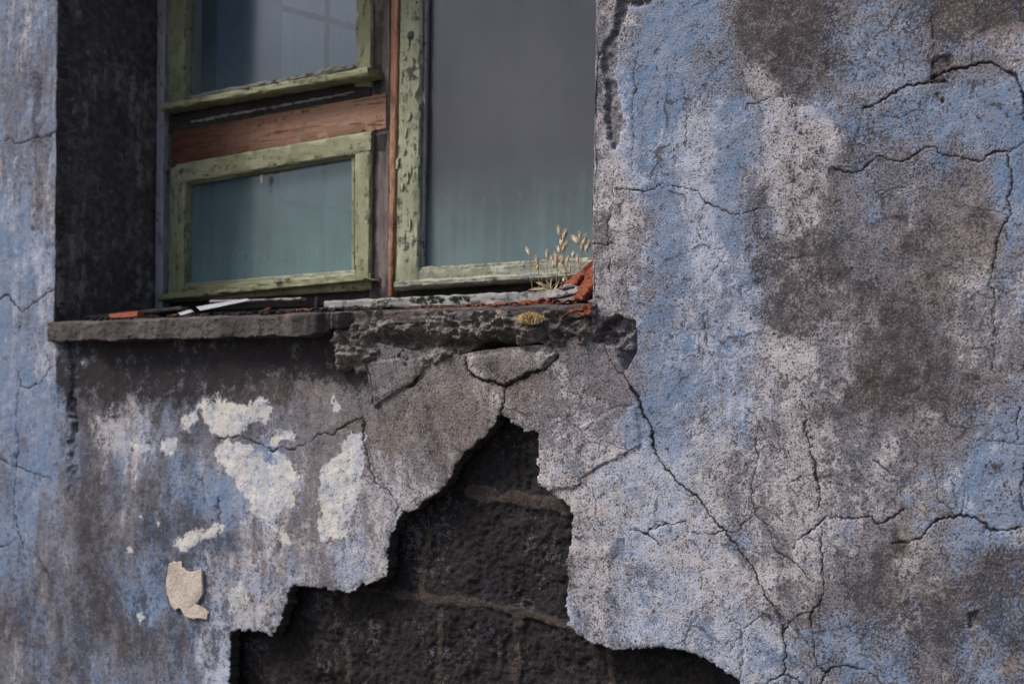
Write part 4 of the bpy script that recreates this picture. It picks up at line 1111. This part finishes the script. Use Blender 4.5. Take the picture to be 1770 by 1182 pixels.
def stem(pts, r0, r1, pods, mat=M_STRAW):
    Y = .12; w = [P(p[0], p[1], Y+(p[2] if len(p) > 2 else 0)) for p in pts]
    dense = []
    for a, b in zip(w[:-1], w[1:]):
        for t in (0, .33, .66): dense.append(a.lerp(b, t)+Vector((random.uniform(-1, 1), random.uniform(-1, 1), 0))*.0005)
    dense.append(w[-1]); n = len(dense)
    m = MB(); m.tube(dense, [r0+(r1-r0)*i/(n-1) for i in range(n)], 0, 6); s = m.build('stem', [mat], plant)
    for (u, v, du, dv, L, rad) in pods:
        q = P(u, v, Y); q2 = P(u+du, v+dv, Y+random.uniform(-.004, .004)); pod(s, q, q2-q, L*1.2, rad*random.uniform(.8, 1.05))
    return s
px = .0014
stem([(921, 503), (918, 480), (917, 460), (917, 442)], .0009, .0007, [(917, 442, -6, -11, 13*px, 3.2*px)])
stem([(932, 503), (931, 480), (930, 458)], .0009, .0007, [(930, 458, -3, -12, 13*px, 3.2*px)])
stem([(946, 503), (946, 480), (946, 448)], .0008, .0006, [(946, 447, -1, -12, 11*px, 3.0*px)])
stem([(983, 498), (977, 470), (972, 445), (970, 425), (969, 406)], .0024, .0014, [(968, 408, -2, -12, 13*px, 3.4*px), (974, 414, 3, -12, 13*px, 4.2*px), (970, 424, 2, -9, 10*px, 3.8*px), (974, 434, 2, -10, 10*px, 3.8*px), (968, 438, -3, -10, 10*px, 3.2*px), (972, 456, 0, -9, 10*px, 3.8*px), (978, 428, 2, -10, 9*px, 3*px)])
stem([(960, 503), (963, 475), (964, 455)], .0010, .0007, [(964, 455, -4, -14, 14*px, 3.6*px), (962, 462, -2, -9, 10*px, 3.2*px), (957, 464, -1, -8, 12*px, 3*px), (966, 452, 2, -8, 9*px, 3*px)])
stem([(1003, 480), (1004, 455), (1004, 432), (1000, 415)], .0012, .0008, [(1001, 422, -10, -12, 15*px, 3.6*px), (1003, 414, -1, -10, 10*px, 3.2*px), (1007, 428, 4, -16, 17*px, 3.6*px), (1006, 434, 0, -8, 10*px, 3.4*px)])
stem([(1019, 448), (1014, 438), (1012, 430)], .0012, .0009, [(1013, 436, 1, -11, 12*px, 3.6*px), (1016, 430, 2, -10, 11*px, 3.2*px)])
for q in [[(938, 503), (936, 478), (928, 466)], [(951, 503), (955, 478), (952, 462), (955, 452)], [(968, 498), (974, 480), (986, 470)], [(990, 485), (993, 462), (990, 446)], [(956, 503), (966, 488), (969, 470), (980, 456)], [(948, 503), (958, 492), (975, 488)]]:
    stem(q, .0008, .0004, [(q[-1][0], q[-1][1], random.uniform(-3, 3), -9, random.uniform(7, 11)*px, 2.4*px)])
stem([(1003, 485), (1001, 465), (999, 452)], .0008, .0006, [(999, 454, -1, -10, 10*px, 3.0*px)])
def leaf(pts, wid):
    w = [P(p[0], p[1], .12+p[2]) for p in pts]; m = MB(); n = len(w)
    vs = []; fs = []
    for i, q in enumerate(w):
        t = i/(n-1); ww = wid*math.sin(math.pi*min(.97, t*.85+.12)); d = (w[min(i+1, n-1)]-w[max(0, i-1)]).normalized()
        s = d.cross(Vector((.2, -.8, .5))).normalized()
        vs += [q-s*ww, q+Vector((0, .0015, -.001)), q+s*ww, q+Vector((0, .0022, -.0022))]
    for i in range(n-1):
        for k in range(4): fs.append([i*4+k, i*4+(k+1) % 4, i*4+4+(k+1) % 4, i*4+4+k])
    fs += [[3, 2, 1, 0], [(n-1)*4+k for k in range(4)]]
    m.add(vs, fs); m.build('leaf', [M_LEAF], plant)
for pts, wid in [([(955, 504, 0), (940, 498, -.02), (925, 499, -.03), (913, 501, -.035)], .004), ([(957, 503, 0), (948, 492, -.01), (943, 484, -.012)], .004), ([(955, 503, 0), (962, 494, -.01), (966, 484, -.015)], .0035),
                 ([(956, 504, 0), (944, 494, -.02), (934, 490, -.03), (926, 488, -.03)], .004), ([(950, 504, 0), (938, 503, -.03), (928, 502, -.04)], .0035), ([(962, 502, 0), (972, 494, -.01), (980, 492, -.01)], .0035),
                 ([(985, 472, 0), (975, 467, -.01), (962, 465, -.01)], .0030), ([(952, 503, 0), (951, 492, -.02), (953, 480, -.02)], .003), ([(958, 503, 0), (966, 499, -.02), (973, 500, -.03)], .003)]:
    leaf(pts, wid)

# moss cushion on the crumbled band
def mosscushion(name, u, v, Y, ru, rv, n, mats, label, hgt, seed, cat='moss', spike=True):
    r = random.Random(seed); m = MB()
    for k in range(n):
        a = r.uniform(0, 2*math.pi); q = math.sqrt(r.random())
        c = P(u+ru*q*math.cos(a), v+rv*q*math.sin(a)*.6+rv*.3, Y-.006+.026*(r.random()-.5))
        hh = hgt*(1-.55*q*q)*r.uniform(.6, 1.1); dv = Vector((r.uniform(-.6, .6)+.4*math.cos(a)*q, r.uniform(-.8, .1), 1)).normalized()
        m.tube([c-dv*hh*.3, c+dv*hh*.4, c+dv*hh*.8, c+dv*hh], [hgt*.06, hgt*.10, hgt*.08, .0003], r.choice([0, 0, 0, 1, 2]), 5)
    return thing_mesh(m, name, mats, label, cat)
mosscushion('moss_cushion', 917, 551, -.022, 21, 10, 420, [M_MOSSY, M_MOSSO, M_LEAF], 'yellow and orange moss cushion on the crumbled edge below the sill', .017, 5)
def mosspatch(u0, u1, v, Y, n, mat, label, seed):
    r = random.Random(seed); m = MB()
    for k in range(n):
        uu = r.uniform(u0, u1); t = (uu-u0)/(u1-u0); e = math.sin(math.pi*t)**.5
        m.rock(P(uu, v-.036*(uu-u0)+r.uniform(-5, 6)*e, Y), (r.uniform(.003, .006), .004, r.uniform(.0025, .0045)), 0, seed*100+k, 1, .8)
    return thing_mesh(m, 'moss_patch', [mat], label, 'moss')
mosspatch(712, 768, 519, YF-.031, 60, M_MOSSG, 'long dark green moss patch on the pale strip under the right pane', 3)
mosspatch(778, 812, 517, YF-.031, 34, M_MOSSG, 'shorter dark green moss patch just right of the long one on the pale strip', 4)
mosspatch(642, 668, 524, YF-.031, 24, M_LICH, 'pale grey green lichen patch on the strip below the mullion', 6)

# cream flake of older plaster still hanging on the wall
m = MB(); fl = [(290, 976), (299, 971), (311, 970), (317, 980), (324, 989), (335, 987), (347, 984), (349, 1000), (351, 1020), (346, 1034), (340, 1044), (350, 1052), (361, 1060), (356, 1071), (342, 1068), (330, 1070), (318, 1066), (311, 1050), (302, 1055), (293, 1044), (286, 1012)]
pts = []
for i in range(len(fl)):
    a = np.array(fl[i]); b = np.array(fl[(i+1) % len(fl)])
    for t in (0, .33, .66):
        q = a+(b-a)*t+RNG.normal(0, .7, 2); pts.append(P(q[0], q[1], -.011+.0012*math.sin(i*.7)))
m.slab(pts, Vector((0, .012, 0)), 0, .002)
m.build('plaster_flake', [M_FLAKE], house, smooth=False)

# ------------------------------------------------------------------ ground, light, world
m = MB(); box(m, (-60, -60, -.3), (60, .02, .0)); gr = m.build('ground', [M_GROUND], None, smooth=False); tag(gr, kind='structure')

world = bpy.data.worlds.new('World'); scene.world = world; world.use_nodes = True
nt = world.node_tree; bg = nt.nodes['Background']
sky = nt.nodes.new('ShaderNodeTexSky'); sky.sky_type = 'NISHITA'; sky.sun_disc = False
SUN = Vector((-.80, -.68, 1.15)).normalized()
elev = math.asin(SUN.z); az = math.atan2(SUN.x, SUN.y)
sky.sun_elevation = elev; sky.sun_rotation = az; sky.air_density = 1.0; sky.dust_density = 4.0; sky.ozone_density = 1.0
nt.links.new(sky.outputs[0], bg.inputs['Color']); bg.inputs['Strength'].default_value = .092
sd = bpy.data.lights.new('sun', 'SUN'); sd.energy = 2.15; sd.angle = math.radians(16); sd.color = (1, .965, .935)
so = bpy.data.objects.new('sun', sd); COL.objects.link(so)
so.rotation_euler = SUN.to_track_quat('Z', 'Y').to_euler()
so.location = (-3, -4, 5)

scene.view_settings.view_transform = 'Standard'; scene.view_settings.look = 'None'; scene.view_settings.gamma = 1.0
scene.view_settings.exposure = 0.72
scene.render.engine = 'CYCLES'
scene.cycles.use_denoising = True
scene.cycles.transparent_max_bounces = 16
